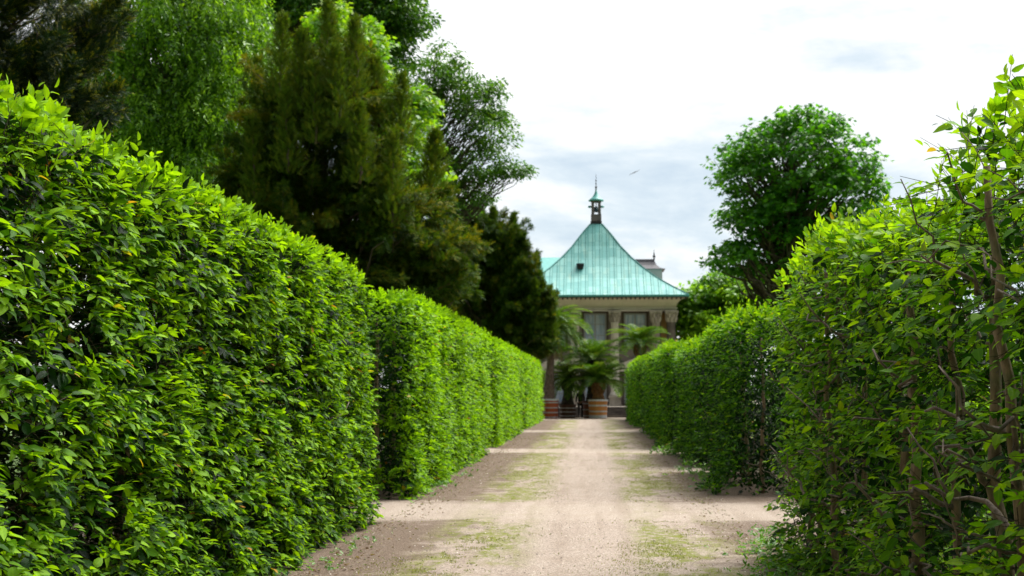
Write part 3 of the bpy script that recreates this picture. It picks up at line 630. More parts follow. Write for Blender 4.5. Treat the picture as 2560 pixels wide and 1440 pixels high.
# grass tufts and low weeds on the earth verge
def grass():
    lv = Leaves(); n = 160000
    y = 10 + 45 * rng.random(n) ** 1.7; side = rng.random(n) < .5
    x = np.where(side, -1.25 + .42 * rng.normal(size=n), .95 + .42 * rng.normal(size=n))
    P = np.c_[x, y, np.zeros(n)]
    q = vn(P * np.array([1.7, .55, 1]), 91) * .42 + vn(P * np.array([6, 4, 1]), 92) * .28 + vn(P * np.array([17, 12, 1]), 93) * .3
    inb = np.zeros(n, bool)
    for a, c in CROSS: inb |= (y > a) & (y < c)
    P = P[(q > .55) & ~inb]; n = len(P)
    X, Yd, Z = orient(rnd(n) * .6 + np.array([0, 0, .7]), rnd(n)); s = (.007 + .014 * rng.random(n))[:, None]
    lv.add(LEAF_MID, P, X * s * .7, Yd * s, Z * s, .45 + .25 * rng.normal(size=n))
    tag(lv.build('grass', M['grass'], None), 'thin moss and grass tufts growing on the gravel', 'grass', kind='stuff')
    lv = Leaves()
    def clump(cx, cy, sx, sy, n, hmax, sz):
        x = cx + sx * rng.normal(size=n); y = cy + sy * rng.normal(size=n)
        P = np.c_[x, y, hmax * rng.random(n) * np.exp(-((x - cx) / sx) ** 2 * .4)]
        spray(lv, LEAF_MID, P, rnd(n) * np.array([1, 1, .3]) + np.array([-.2, 0, .55]), np.array([0, 0, 1.]) + rnd(n) * .3, sz * 1.5, 5, sz, .55 + .15 * rng.random(n), .3)
    clump(1.75, 14.2, .16, .35, 110, .22, .055); clump(1.72, 13.0, .15, .5, 110, .16, .05); clump(1.65, 12.0, .15, .6, 90, .14, .05)
    clump(1.95, 27.6, .2, .5, 60, .2, .07); clump(1.9, 36, .2, .4, 50, .2, .08); clump(2.0, 24.5, .14, 1.0, 70, .16, .07)
    clump(-2.45, 13, .1, 1.6, 50, .06, .045); clump(-2.45, 24, .1, 2.4, 60, .08, .05)
    tag(lv.build('weeds', M['herb'], None), 'low leafy weeds along the foot of the hedges', 'weeds', kind='stuff')
    # fallen leaves at the hedge feet
    n = 2600; sd2 = rng.random(n) < .55; y = 9 + 40 * rng.random(n) ** 1.6
    x = np.where(sd2, -2.55 + np.abs(rng.normal(size=n)) * .28, 1.75 - np.abs(rng.normal(size=n)) * .30); keep = rng.random(n) < np.where(sd2, 1, .9)
    P = np.c_[x, y, .004 + .006 * rng.random(n)][keep]; n = len(P)
    X, Yd, Z = orient(rnd(n) * np.array([1, 1, .12]), np.array([0, 0, 1.]) + rnd(n) * .25); s = (.02 + .03 * rng.random(n))[:, None]
    lv = Leaves(); lv.add(LEAF_MID, P, X * s, Yd * s, Z * s * 1.5, rng.random(n))
    tag(lv.build('fallen_leaves', leaf_mat('fallen_leaf', [(0, (.07, .04, .02)), (.5, (.17, .10, .045)), (.8, (.10, .15, .03)), (1, (.36, .27, .13))], .15, .6), None), 'fallen leaves and clippings along the foot of the hedges', 'leaves', kind='stuff')
    # loose stones, twigs
    n = 9000; y = 9.5 + 30 * rng.random(n) ** 1.6; x = -2.6 + 4.6 * rng.random(n)
    P = np.c_[x, y, np.full(n, .002)]; s = (.003 + .011 * rng.random(n) ** 4)[:, None]
    ang = rng.random(n) * math.tau
    oct_ = T([(1, 0, 0), (0, 1, 0), (-1, 0, 0), (0, -1, 0), (.55, .2, .7), (-.2, .5, .65), (-.4, -.45, .7)], [(0, 1, 5, 4), (1, 2, 5), (2, 3, 6), (2, 6, 5), (3, 0, 4, 6), (4, 5, 6)], [(.5, .5)] * 7)
    lv = Leaves(); lv.add(oct_, P, np.c_[np.cos(ang), np.sin(ang), 0 * ang] * s, np.c_[-np.sin(ang), np.cos(ang), 0 * ang] * s * .75, np.tile([0, 0, .8], (n, 1)) * s, rng.random(n))
    m, nt, b = material('loose_stones'); a = nt.new('ShaderNodeAttribute', attribute_name='tone')
    nt.put(b.inputs['Base Color'], nt.ramp(a.outputs['Fac'], [(0, (.10, .075, .06)), (.5, (.30, .24, .19)), (1, (.6, .54, .46))])); b.inputs['Roughness'].default_value = .9
    tag(lv.build('gravel', m, None), 'loose stones scattered over the path', 'gravel', kind='stuff')
grass()

# ------------------------------------------------------------------ palace
YF = 90.0                                  # depth of the column fronts
CXB = at(1491, 700, 94.8)[0]               # axis of the roof
YC = 94.8
def bx(px, Y=YF): return float(at(px, 850, Y)[0])
def bz(py, Y=YF, px=1500): return float(at(px, py, Y)[2])
pal = empty('garden_palace', (CXB, YC, 0), 'stone palace with curved green copper roof and bell turret closing the path', 'building')
# roof profile from the hip silhouette of the photograph
prof = []
for (px, py) in [(1505, 560), (1517, 573), (1529, 587), (1551, 615), (1579, 644), (1606, 667), (1643, 694), (1680, 715), (1708, 729), (1722, 737)]:
    h = 3.0
    for _ in range(30):
        Yp = YC - h; h = float(at(px, py, Yp)[0]) - CXB
    prof.append((h, float(at(px, py, YC - h)[2])))
EZ = prof[-1][1]; EH = prof[-1][0]
v = []; f = []; uvs = []; sl = [0]
for i in range(1, len(prof)): sl.append(sl[-1] + math.hypot(prof[i][0] - prof[i - 1][0], prof[i][1] - prof[i - 1][1]))
for sx, sy, ax in ((0, -1, 0), (1, 0, 1), (0, 1, 0), (-1, 0, 1)):
    o = len(v)
    for (h, z), s_ in zip(prof, sl):
        for e in (-1, 1):
            if ax == 0: v.append((CXB + e * h, YC + sy * h, z))
            else: v.append((CXB + sx * h, YC + e * h, z))
            uvs.append((e * h + 50.23, sl[-1] - s_))
    for i in range(len(prof) - 1):
        a, b_, c, d = o + 2 * i, o + 2 * i + 1, o + 2 * i + 3, o + 2 * i + 2
        f.append((a, d, c, b_) if (sy < 0 or sx > 0) else (a, b_, c, d))
o = len(v); hh = prof[0][0]
v += [(CXB - hh, YC - hh, prof[0][1]), (CXB + hh, YC - hh, prof[0][1]), (CXB + hh, YC + hh, prof[0][1]), (CXB - hh, YC + hh, prof[0][1])]; uvs += [(0, 0)] * 4; f.append((o, o + 1, o + 2, o + 3))
me = bpy.data.meshes.new('roof'); me.from_pydata(v, [], f); me.update()
ul = me.uv_layers.new(name='UVMap')
for lp in me.loops: ul.data[lp.index].uv = uvs[lp.vertex_index]
roof = link('roof', me, M['copper'], pal)
sm = MB()                                  # standing seams and hip rolls
for k in range(-13, 14):
    u = k * .46 + .23 - .0
    for sy in (-1,):
        pts = []
        for i in range(len(prof)):
            h, z = prof[i]
            if h >= abs(u):
                if not pts and i > 0:
                    h0, z0 = prof[i - 1]; t = (abs(u) - h0) / (h - h0); pts.append((CXB + u, YC + sy * abs(u), z0 + (z - z0) * t))
                pts.append((CXB + u, YC + sy * h, z))
        if len(pts) > 1: sm.tube(pts, .024, 4)
for ex in (-1, 1):
    for ey in (-1, 1): sm.tube([(CXB + ex * h, YC + ey * h, z) for h, z in prof], .05, 6)
sm.build('standing_seams', M['seam'], roof)
g = MB(); g.box(CXB - EH - .03, CXB + EH + .03, YC - EH - .05, YC - EH + .06, EZ - .10, EZ + .02); g.box(CXB + EH - .06, CXB + EH + .05, YC - EH + .061, YC + EH, EZ - .10, EZ + .02)
g.build('gutter', M['copper_plain'], roof)
# roof vent
vp = at(1451, 668, 91); 
def roof_z(y):
    h = YC - y
    for i in range(len(prof) - 1):
        if prof[i][0] <= h <= prof[i + 1][0]:
            t = (h - prof[i][0]) / (prof[i + 1][0] - prof[i][0]); return prof[i][1] + t * (prof[i + 1][1] - prof[i][1])
    return EZ
yv = min(np.linspace(89.5, 94, 120), key=lambda y: abs(roof_z(y) - at(1451, 670, y)[2]))
xv = float(at(1451, 668, yv)[0]); zv = roof_z(yv)
mb = MB(); mb.box(xv - .19, xv + .19, yv - .22, yv + .35, zv - .05, zv + .16, 0); mb.box(xv - .24, xv + .24, yv - .28, yv + .55, zv + .162, zv + .28, 1)
mb.build('roof_vent', [M['darkmetal'], M['slate']], roof)
# bell turret
bt = MB(); zb = prof[0][1]; kb = F / YC
hw = 13 / kb; bzt = lambda py: bz(py, YC, 1491)
bt.box(CXB - hw - .03, CXB + hw + .03, YC - hw - .03, YC + hw + .03, bzt(560), bzt(554), 1)
bt.box(CXB - hw, CXB + hw, YC - hw, YC + hw, bzt(553.9), bzt(537))
pw = hw * .56
for ex in (-1, 1):
    for ey in (-1, 1): bt.box(CXB + ex * (hw - .03) - (pw if ex > 0 else 0), CXB + ex * (hw - .03) + (0 if ex > 0 else pw), YC + ey * (hw - .03) - (pw if ey > 0 else 0), YC + ey * (hw - .03) + (0 if ey > 0 else pw), bzt(536.9), bzt(506))
bt.box(CXB - hw, CXB + hw, YC - hw, YC + hw, bzt(505.9), bzt(503))
btr = bt.build('bell_turret', [M['darkwall'], M['darkmetal']], pal)
mb = MB()
for ex in (-1, 1): mb.lathe((CXB + ex * (hw + .06), YC, bzt(520)), [(.02, 0), (.12, .03), (.15, .08), (.10, .14), (.02, .16)], 12)
mb.build('side_hoods', M['copper_plain'], btr, True)
mb = MB(); q8 = [(19, 503), (19.5, 501), (16, 498), (11, 494), (7, 489), (4.2, 484), (2.6, 479), (1.8, 475)]
mb.lathe((CXB, YC, 0), [(r_ / kb, bzt(py)) for r_, py in q8], 16); mb.build('turret_cap', M['copper_plain'], btr, True)
mb = MB(); fin = [(1.6, 475.5), (2.4, 473.5), (1.2, 472), (1.2, 471), (3.2, 469), (3.2, 467.5), (1.2, 465.5), (.9, 461), (1.7, 459), (.9, 457), (.7, 454), (2.0, 452), (.7, 450), (.45, 440), (.2, 434)]
mb.lathe((CXB, YC, 0), [(r_ / kb, bzt(py)) for r_, py in fin], 10); mb.build('finial', M['darkmetal'], btr, True)
mb = MB(); mb.lathe((CXB, YC, bzt(530)), [(.24, 0), (.22, .05), (.15, .14), (.13, .30), (.07, .36), (.03, .4), (.03, .62)], 16); mb.build('bell', M['bronze'], btr, True)
# cornice: cove between eave and architrave
wz1, wz0 = bz(770), bz(779); xw1 = bx(1690); wh = xw1 - CXB; yw = YF + .25
cv = MB(); cp = []
for i in range(9):
    t = i / 8; cp.append((wh + .02 + (EH - .12 - wh) * (1 - math.cos(t * math.pi / 2)) ** .9 if i else wh + .02, wz1 + (EZ - .16 - wz1) * math.sin(t * math.pi / 2)))
cp = [(wh + .02, wz1)] + cp[1:] + [(EH - .10, EZ - .155)]
ring = lambda h, z: [(CXB - h, YC - h - (YC - wh - yw) * 0, z), (CXB + h, YC - h, z), (CXB + h, YC + h, z), (CXB - h, YC + h, z)]
YFW = YC - wh                                # wall plane implied by a square plan
vv = []; ff = []
for h, z in cp: vv += ring(h, z)
for i in range(len(cp) - 1):
    for j in range(4): ff.append((i * 4 + j, i * 4 + (j + 1) % 4, (i + 1) * 4 + (j + 1) % 4, (i + 1) * 4 + j))
cv.quadmesh(vv, ff); cor = cv.build('cornice', M['plaster'], pal)
mb = MB(); mb.box(CXB - EH + .02, CXB + EH - .02, YC - EH + .02, YC + EH - .02, EZ - .15, EZ - .101)
n = 40
for i in range(n): x = CXB - EH + .2 + (2 * EH - .4) * i / (n - 1); mb.box(x - .05, x + .05, YC - EH + .05, YC - EH + .32, EZ - .26, EZ - .1501)
mb.build('eave_brackets', M['darkfr'], cor)
mb = MB()
for dz, pr in ((0, .10), (.07, .05)): mb.box(CXB - wh - pr, CXB + wh + pr, YFW - pr, YC + wh + pr, wz1 - .075 - dz * 1.6, wz1 - .001 - dz * 1.6)
mb.build('architrave', M['trim'], pal)
# walls with real recesses: piers, spandrels and window openings
ZT = .6; zt_ = wz1 - .19; Yw = YFW + .95; k90 = F / Yw
WIN = [(bx(1388, Yw), 26), (bx(1488, Yw), 28), (bx(1588, Yw), 28)]
zu1, zu0 = bz(783, Yw), bz(866, Yw); zl1, zl0 = bz(935, Yw), ZT + .05
xs = [CXB - wh + .2] ; wl = MB()
edges = []
for cx, hp in WIN: edges.append((cx - hp / k90, cx + hp / k90))
xl = CXB - wh + .2; xr = CXB + wh - .2
cur = xl
for a, c in edges:
    wl.box(cur, a, Yw, Yw + .35, ZT - .6, zt_); cur = c
    wl.box(a, c, Yw + .002, Yw + .35, zu1, zt_); wl.box(a, c, Yw + .002, Yw + .35, zl1, zu0)
wl.box(cur, xr, Yw, Yw + .35, ZT - .6, zt_)
wl.box(xr - .35, xr, Yw + .351, YC + wh, ZT - .6, zt_); wl.box(xl, xl + .35, Yw + .351, YC + wh, ZT - .6, zt_); wl.box(xl + .351, xr - .351, YC + wh - .4, YC + wh - .05, ZT - .6, zt_)
wl.build('wall', M['wallstone'], pal)
def window(a, c, z0, z1):
    fr = MB(); y = Yw + .16; t = .10
    fr.box(a, a + t, y, y + .1, z0, z1); fr.box(c - t, c, y, y + .1, z0, z1); fr.box(a + t, c - t, y, y + .1, z1 - t, z1); fr.box(a + t, c - t, y, y + .1, z0, z0 + t)
    m_ = (a + c) / 2; fr.box(m_ - .04, m_ + .04, y + .003, y + .09, z0 + t, z1 - t)
    nrow = max(2, int((z1 - z0) / .55))
    for i in range(1, nrow):
        z = z0 + (z1 - z0) * i / nrow; fr.box(a + t, m_ - .04, y + .02, y + .08, z - .02, z + .02); fr.box(m_ + .04, c - t, y + .02, y + .08, z - .02, z + .02)
    fo = fr.build('window', M['frame'], pal)
    gl = MB(); gl.box(a + .02, c - .02, y + .045, y + .06, z0 + .02, z1 - .02); gl.build('pane', M['glass'], fo)
    su = MB(); e = .13; yy = Yw - .07
    su.box(a - e, a, yy, Yw - .002, z0, z1 + e); su.box(c, c + e, yy, Yw - .002, z0, z1 + e); su.box(a, c, yy, Yw - .002, z1, z1 + e); su.box(a - e - .04, c + e + .04, yy - .05, Yw - .002, z0 - .12, z0 - .001)
    su.build('window_surround', M['darkfr'], fo)
for a, c in edges:
    window(a, c, zu0, zu1); window(a, c, zl0 + .1, zl1)
    pm = MB(); m_ = (a + c) / 2; w2 = (c - a) / 2 + .75; z = zl1 + .16; y0_, y1_ = Yw - .4, Yw - .003
    pm.box(m_ - w2, m_ + w2, y0_, y1_, z, z + .14)
    vv = []
    for yq in (y0_, y1_): vv += [(m_ - w2 - .08, yq, z + .141), (m_ + w2 + .08, yq, z + .141), (m_ + w2 + .08, yq, z + .29), (m_, yq, z + .85), (m_ - w2 - .08, yq, z + .29)]
    pm.quadmesh(vv, [(4, 3, 2, 1, 0), (5, 6, 7, 8, 9), (0, 1, 6, 5), (1, 2, 7, 6), (2, 3, 8, 7), (3, 4, 9, 8), (4, 0, 5, 9)])
    pm.build('pediment', M['trim'], pal)
# columns
def column(px, mat, r, ped=True):
    x = bx(px, YFW + .12); y = YFW + .18; z0 = ZT + (.62 if ped else .1); z1 = bz(806, YFW); z2 = wz1 - .195
    c = MB(); H = z1 - z0
    c.lathe((x, y, z0), [(r * 1.3, 0), (r * 1.35, .06), (r * 1.2, .12), (r * 1.22, .17), (r * 1.05, .2), (r, .3), (r, H * .35), (r * .86, H - .06), (r * .95, H - .04), (r * .95, H)], 20)
    co = c.build('column', mat, pal, True)
    cp_ = MB(); hc = z2 - z1
    cp_.lathe((x, y, z1), [(r * .86, .001), (r * .95, hc * .35), (r * 1.05, hc * .6), (r * 1.3, hc * .82)], 16)
    for ring_, (zz, rr, hh_) in enumerate(((.02, .9, .42), (.32, .98, .44))):
        for j in range(8):
            a = (j + .5 * ring_) * math.tau / 8; ca, sa = math.cos(a), math.sin(a); b0 = hc * zz; b1 = b0 + hc * hh_
            q = [(r * rr, b0), (r * (rr + .2), b0 + (b1 - b0) * .6), (r * (rr + .42), b1), (r * (rr + .45), b1 - hc * .1)]
            cp_.tube([(x + ca * u, y + sa * u, z1 + w_) for u, w_ in q], [.06 * r / .27, .07 * r / .27, .05, .02], 5)
    for ex in (-1, 1):
        for ey in (-1, 1): cp_.lathe((x + ex * r * 1.1, y + ey * r * 1.1, z1 + hc * .66), [(.02, 0), (.08, .03), (.08, .10), (.03, .13)], 8)
    cp_.box(x - r * 1.45, x + r * 1.45, y - r * 1.45, y + r * 1.45, z1 + hc * .821, z2)
    cp_.build('capital', M['stone'], co)
    if ped:
        b_ = MB(); b_.box(x - .42, x + .42, y - .42, y + .42, ZT, ZT + .1); b_.box(x - .36, x + .36, y - .36, y + .36, ZT + .101, ZT + .5); b_.box(x - .42, x + .42, y - .42, y + .42, ZT + .501, ZT + .618)
        b_.build('pedestal', M['stone'], co)
for px, mt, r in ((1438, 'trim', .27), (1537, 'trim', .27), (1640, 'stone', .27), (1679, 'darkstone', .29), (1337, 'trim', .27)): column(px, M[mt], r)
# statue niche strip between the paired columns
mb = MB(); xn = bx(1659.5, Yw); mb.box(xn - .17, xn + .17, Yw - .12, Yw - .003, ZT + .6, bz(782, Yw)); mb.build('gilded_panel', simple('ochre_panel', (.42, .24, .08), .7), pal)
# rear wing roofs
YR = 103
mb = MB(); xa, xb = bx(1240, YR), bx(1420, YR); zr, ze = bz(643, YR), bz(735, YR)
mb.quadmesh([(xa, YR - 5, ze), (xb, YR - 5, ze), (xb, YR, zr), (xa, YR, zr), (xa, YR + 5, ze), (xb, YR + 5, ze)], [(0, 1, 2, 3), (3, 2, 5, 4), (0, 3, 4), (1, 5, 2)])
rw = mb.build('rear_wing_roof', M['copper_plain'], pal)
YT = 101.2; kt = F / YT
mb = MB(); mb.box(bx(1560, YT), bx(1657, YT), YT, YT + 3, bz(760, YT), bz(673, YT)); tw = mb.build('rear_dormer', M['greywall'], pal)
mb = MB(); xe = bx(1665, YT); xo = bx(1540, YT); xp = bx(1639, YT)
pr = [(0, bz(644, YT)), (.12, bz(652, YT)), (.35, bz(660, YT)), (.75, bz(667, YT)), (1.25, bz(671.5, YT)), (1.5, bz(672.5, YT))]
vv = []
for h, z in pr:
    e = h / 1.5; xx = xp + (xe - xp) * (e ** 1.0); vv += [(xo, YT + 1.4 - h, z), (xx, YT + 1.4 - h, z), (xx, YT + 1.6 + h, z), (xo, YT + 1.6 + h, z)]
ff = []
for i in range(len(pr) - 1):
    a, b_ = i * 4, i * 4 + 4
    ff += [(a, b_, b_ + 1, a + 1), (a + 1, b_ + 1, b_ + 2, a + 2), (a + 2, b_ + 2, b_ + 3, a + 3)]
ff += [(0, 1, 2, 3), tuple(len(vv) - 4 + i for i in (3, 2, 1, 0))]
mb.quadmesh(vv, ff); dr = mb.build('dormer_roof', M['slate'], tw)
mb = MB(); mb.lathe((xp, YT + 1.5, 0), [(.07, bz(645, YT)), (.05, bz(641, YT)), (.05, bz(640, YT)), (.11, bz(637.5, YT)), (.11, bz(636, YT)), (.04, bz(633, YT)), (.06, bz(630, YT)), (.025, bz(628, YT)), (.01, bz(618, YT))], 10); mb.build('dormer_finial', M['darkmetal'], tw, True)

# terrace and steps
mb = MB(); mb.box(-30, 30, 84.9, 130, .02, ZT - .004); tag(mb.build('terrace', M['stone']), 'raised stone terrace in front of the palace', 'terrace', kind='structure')
mb = MB(); sx0, sx1 = bx(1300, 83.5), bx(1720, 83.5)
for i in range(5):
    y0_ = 83.3 + .32 * i; mb.box(sx0, sx1, y0_, 84.895, .12 * i + .001, .12 * (i + 1) - .03); mb.box(sx0, sx1, y0_ - .03, 84.897, .12 * (i + 1) - .029, .12 * (i + 1))
tag(mb.build('stone_steps', M['step']), 'dark stone steps rising to the palace terrace behind the palm tubs', 'steps')

# ------------------------------------------------------------------ palms in tubs
def tub(label, px, Y, r, h, mat, hoops, rim=True):
    x = float(at(px, 1030, Y)[0]); root = empty('wooden_tub', (x, Y, 0), label, 'planter', 'wooden palm tubs'); rb = r * .9
    mb = MB(); mb.lathe((0, 0, 0), [(rb, .0), (rb, .03), (r, h), (r - .06, h), (r - .07, h - .10)], 32)
    me = bpy.data.meshes.new('staves'); me.from_pydata(mb.v, [], mb.f); me.update(); me.materials.append(M[mat]); o = bpy.data.objects.new('staves', me); COL.objects.link(o); o.parent = root
    for z, hh_ in hoops:
        q = MB(); rz = lambda z_: rb + (r - rb) * z_ / h + .008
        q.lathe((x, Y, 0), [(rz(z) - .02, z), (rz(z), z), (rz(z + hh_), z + hh_), (rz(z) - .02, z + hh_)], 32); q.build('hoop', M['hoop'], root)
    if rim:
        q = MB(); q.lathe((x, Y, 0), [(r - .09, h + .001), (r + .03, h + .001), (r + .03, h + .08), (r - .05, h + .10)], 32); q.build('rim', M['rim'], root)
    q = MB(); q.lathe((x, Y, h - .16), [(r - .12, 0), (r - .12, .10), (r * .5, .12)], 20); q.build('soil', M['soil'], root)
    return x
def palm(label, px, Y, z0, ztop, r, bark, nf, L, seed, lean=0, dry=0, upright=.0, base_px=None):
    x0 = float(at(base_px or px, 1000, Y)[0]); x = float(at(px, 900, Y)[0]); root = empty('date_palm', (x0, Y, z0), label, 'palm', 'palms in front of the palace')
    mb = MB(); n = 26; zs = np.linspace(0, 1, n); pts = [(x0 + (x - x0) * t ** 1.3, Y, z0 - .12 + (ztop - z0 + .12) * t) for t in zs]
    rr = [r * (1.55 - .62 * min(1, t * 2.2) + .16 * math.sin(min(1, max(0, (t - .8) / .2)) * 2)) * (1 + .07 * (i % 2)) for i, t in enumerate(zs)]
    mb.tube(pts, rr, 14); tr = mb.build('trunk', M[bark], root)
    bo = MB()
    for i in range(34):
        a = i * 2.4; zz = ztop - .55 * (i / 34) * min(1, ztop - z0); rb_ = r * 1.05
        bo.tube([(x + math.cos(a) * rb_, Y + math.sin(a) * rb_, zz - .12), (x + math.cos(a) * (rb_ + .05), Y + math.sin(a) * (rb_ + .05), zz), (x + math.cos(a) * (rb_ + .12), Y + math.sin(a) * (rb_ + .12), zz + .10)], [.05, .05, .02], 5)
    bo.build('leaf_bases', M['palmbrown' if bark != 'palmdark' else 'palmdark'], tr)
    for i in range(nf + dry):
        isdry = i >= nf; u = (i + .5) / nf if not isdry else 1.0
        az = i * 2.39996 + rng.normal() * .15
        el = rad(84 - (95 - upright * 40) * u ** .85 + rng.normal() * 5) if not isdry else rad(-62 + rng.normal() * 10)
        ll = L * (.78 + .3 * rng.random()) * (.8 if isdry else 1) * (.8 + .25 * math.sin(u * 3))
        k = 14; p = np.array([x, Y, ztop]); pts = [p.copy()]; e = el; dirh = np.array([math.cos(az), math.sin(az), 0])
        for s in range(k):
            pts.append(pts[-1] + (dirh * math.cos(e) + np.array([0, 0, math.sin(e)])) * ll / k); e -= (rad(5.6) + rad(2.6) * s / k) * (1 - .35 * upright) * (1 if e > -1.2 else .15)
        pts = np.array(pts); lv = Leaves(); tt = np.repeat(np.linspace(.12, .99, 46), 2); idx = tt * k; i0 = np.minimum(idx.astype(int), k - 1); fr = (idx - i0)[:, None]
        P = pts[i0] * (1 - fr) + pts[i0 + 1] * fr; tan = nrm(pts[i0 + 1] - pts[i0]); sd_ = np.cross(dirh, [0, 0, 1.]); sgn = np.tile([1, -1], 46)[:, None]
        upv = np.cross(np.tile(sd_, (92, 1)), tan)
        D = tan * .62 + sd_ * sgn * .8 + upv * .32 + rnd(92) * .09; D[:, 2] -= .12
        X, Yd, Z = orient(D, upv + rnd(92) * .15); ln = (ll * .21 * np.sin(np.clip(tt * .9 + .12, 0, 1) * math.pi) ** .6 + .05)[:, None]
        lv.add(LEAF_MID, P, X * .062 * (ll / 2) ** .5, Yd * ln, Z * ln * .2, (.30 + .35 * rng.random() + .12 * rng.normal(size=92)) + (.18 * (1 - u)))
        nn = 5; th = np.arange(nn) * math.tau / nn        # rachis
        rc = pts[:, None] + (.022 * (1 - .8 * np.linspace(0, 1, k + 1)))[:, None, None] * (np.cos(th)[None, :, None] * sd_ + np.sin(th)[None, :, None] * np.array([0, 0, 1.]))
        fq = [(a * nn + b_, a * nn + (b_ + 1) % nn, (a + 1) * nn + (b_ + 1) % nn, (a + 1) * nn + b_) for a in range(k) for b_ in range(nn)]
        lv.add(T(rc.reshape(-1, 3), fq, [(.5, .5)] * (nn * (k + 1))), np.zeros((1, 3)), np.array([[1., 0, 0]]), np.array([[0, 1., 0]]), np.array([[0, 0, 1.]]), np.array([.9]))
        lv.build('frond', M['dry_palm' if isdry else 'palm'], root)
HP3 = [(.07, .07), (.37, .07), (.66, .07), (.92, .05)]
tub('red-brown tub with pale rim, under the tall palm by the hedge end', 1374, 80.9, .52, 1.0, 'tub_red', [(.04, .06), (.30, .06), (.57, .06), (.86, .06)])
tub('low dark brown tub with faint hoops, second from the tall palm', 1419, 82.0, .50, .78, 'tub_dark', [(.10, .04), (.33, .04), (.55, .04)], False)
tub('reddish tub mostly hidden behind the orange tub', 1479, 82.35, .52, .95, 'tub_brown', [(.1, .05), (.45, .05), (.8, .05)], False)
tub('orange-brown tub with wide grey hoops and white rim, beside the steps', 1495, 80.9, .545, .97, 'tub_orange', [(.02, .17), (.36, .07), (.68, .09)])
tub('tub standing behind the end of the farthest dark hedge', 1600, 81.3, .5, .95, 'tub_brown', [(.1, .05), (.45, .05), (.8, .05)])
palm('tall date palm with bare trunk and dry hanging leaves in the red-brown tub', 1382, 80.9, 1.0, 5.1, .22, 'palmbark', 58, 2.75, 1, dry=9, base_px=1372)
palm('dark drooping date palm with black stump trunk in the low dark tub', 1419, 82.0, .78, 2.2, .26, 'palmdark', 40, 2.1, 2)
palm('date palm with dark trunk rising behind the orange tub', 1484, 82.35, .95, 3.3, .3, 'palmdark', 36, 2.3, 3, upright=.5)
palm('bushy date palm with short brown trunk in the orange tub', 1496, 80.9, .97, 2.0, .29, 'palmbrown', 44, 2.5, 4, upright=.45)
palm('upright date palm behind the hedge end, in front of the window', 1600, 81.3, .95, 4.2, .26, 'palmbark', 38, 2.2, 5, upright=.5)

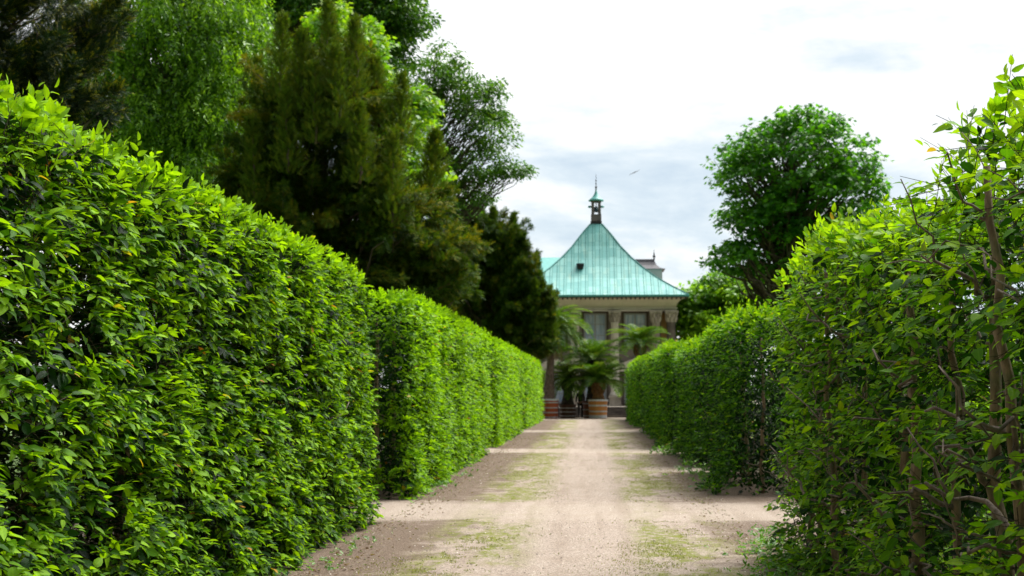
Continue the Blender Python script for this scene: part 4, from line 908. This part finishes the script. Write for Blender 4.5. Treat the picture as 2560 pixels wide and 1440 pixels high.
# ------------------------------------------------------------------ person in black between the tubs
def figure():
    x = float(at(1451, 1000, 82.2)[0]); y = 82.6
    root = empty('person', (x, y, 0), 'person in black clothes walking between the dark tub and the hidden tub', 'person')
    def skin(name, js, es, mat, parent, sub=2):
        me = bpy.data.meshes.new(name); me.from_pydata([(x + a, y + b_, c) for a, b_, c, _ in js], es, []); me.update()
        o = bpy.data.objects.new(name, me); COL.objects.link(o); o.parent = parent; wl_ = Vector((0, 0, 0)); q = parent
        while q: wl_ += q.location; q = q.parent
        o.location = -wl_; me.materials.append(mat)
        sk = o.modifiers.new('skin', 'SKIN'); o.modifiers.new('sub', 'SUBSURF').levels = sub; o.modifiers['sub'].render_levels = sub
        for vtx, j in zip(me.skin_vertices[0].data, js): vtx.radius = (j[3], j[3] * .85)
        me.skin_vertices[0].data[0].use_root = True; return o
    J = [(0, 0, .92, .13), (0, .01, 1.12, .12), (0, .02, 1.36, .13), (0, .0, 1.47, .055), (-.01, -.03, 1.56, .075), (-.01, -.03, 1.68, .085),
         (.17, .02, 1.38, .06), (.22, .05, 1.12, .045), (.23, -.02, .88, .033), (.23, -.05, .79, .03), (-.17, .02, 1.38, .06), (-.23, -.05, 1.13, .045), (-.26, -.13, .90, .033), (-.27, -.16, .81, .03),
         (.09, -.02, .82, .09), (.10, -.12, .48, .06), (.10, -.02, .08, .045), (.10, -.15, .04, .04), (-.09, .02, .82, .09), (-.10, .08, .48, .06), (-.10, .26, .12, .045), (-.10, .16, .04, .04)]
    E = [(0, 1), (1, 2), (2, 3), (3, 4), (4, 5), (2, 6), (6, 7), (7, 8), (8, 9), (2, 10), (10, 11), (11, 12), (12, 13), (0, 14), (14, 15), (15, 16), (16, 17), (0, 18), (18, 19), (19, 20), (20, 21)]
    body = skin('body', J, E, M['skin'], root)
    g = 1.16
    def pick(ids, es, nm):
        js = [(*J[i][:3], J[i][3] * g + .012) for i in ids]; return skin(nm, js, es, M['black'], root)
    pick([1, 2, 6, 7, 8, 10, 11, 12, 0], [(0, 1), (1, 2), (2, 3), (3, 4), (1, 5), (5, 6), (6, 7), (0, 8)], 'jacket')
    pick([0, 14, 15, 16, 18, 19, 20], [(0, 1), (1, 2), (2, 3), (0, 4), (4, 5), (5, 6)], 'trousers')
    pick([16, 17], [(0, 1)], 'shoe'); pick([20, 21], [(0, 1)], 'shoe')
    h = MB(); h.lathe((x - .01, y - .01, 1.62), [(.06, -.03), (.098, .0), (.108, .06), (.09, .12), (.04, .155), (.005, .16)], 14); h.build('hair', M['hair'], root, True)
    # fingers: five short curled tubes on each hand
    for hx, hy, hz in ((.23, -.05, .79), (-.27, -.16, .81)):
        fb = MB()
        for i, (ln, off) in enumerate(((.07, -.024), (.08, -.008), (.075, .008), (.06, .022))):
            fb.tube([(x + hx, y + hy + off, hz), (x + hx, y + hy + off - .006, hz - ln * .6), (x + hx + .012, y + hy + off - .015, hz - ln)], [.010, .009, .007], 6)
        fb.tube([(x + hx, y + hy - .025, hz + .01), (x + hx, y + hy - .05, hz - .01), (x + hx, y + hy - .06, hz - .04)], [.011, .010, .008], 6)
        fb.build('fingers', M['skin'], root, True)
figure()

# ------------------------------------------------------------------ distant gliding bird (thin dark sliver in the sky)
p = at(1586, 431, 150); mb = MB()
ax = np.array([.9, 0, .42]); ax /= np.linalg.norm(ax)
mb.tube([p + ax * t for t in (-.62, -.3, 0, .3, .62)], [.012, .03, .05, .03, .012], 6)
mb.tube([p + np.array([0, -.22, -.01]), p, p + np.array([0, .25, 0])], [.02, .05, .02], 6)
tag(mb.build('bird', M['bird'], None, True), 'tiny grey bird gliding with tilted wings in the white sky', 'bird')

sc.view_settings.view_transform = 'Standard'; sc.view_settings.look = 'None'; sc.view_settings.gamma = 1; sc.view_settings.exposure = .98
sc.cycles.use_denoising = True; sc.cycles.max_bounces = 8; sc.cycles.transparent_max_bounces = 8; sc.cycles.transmission_bounces = 4; sc.cycles.diffuse_bounces = 4
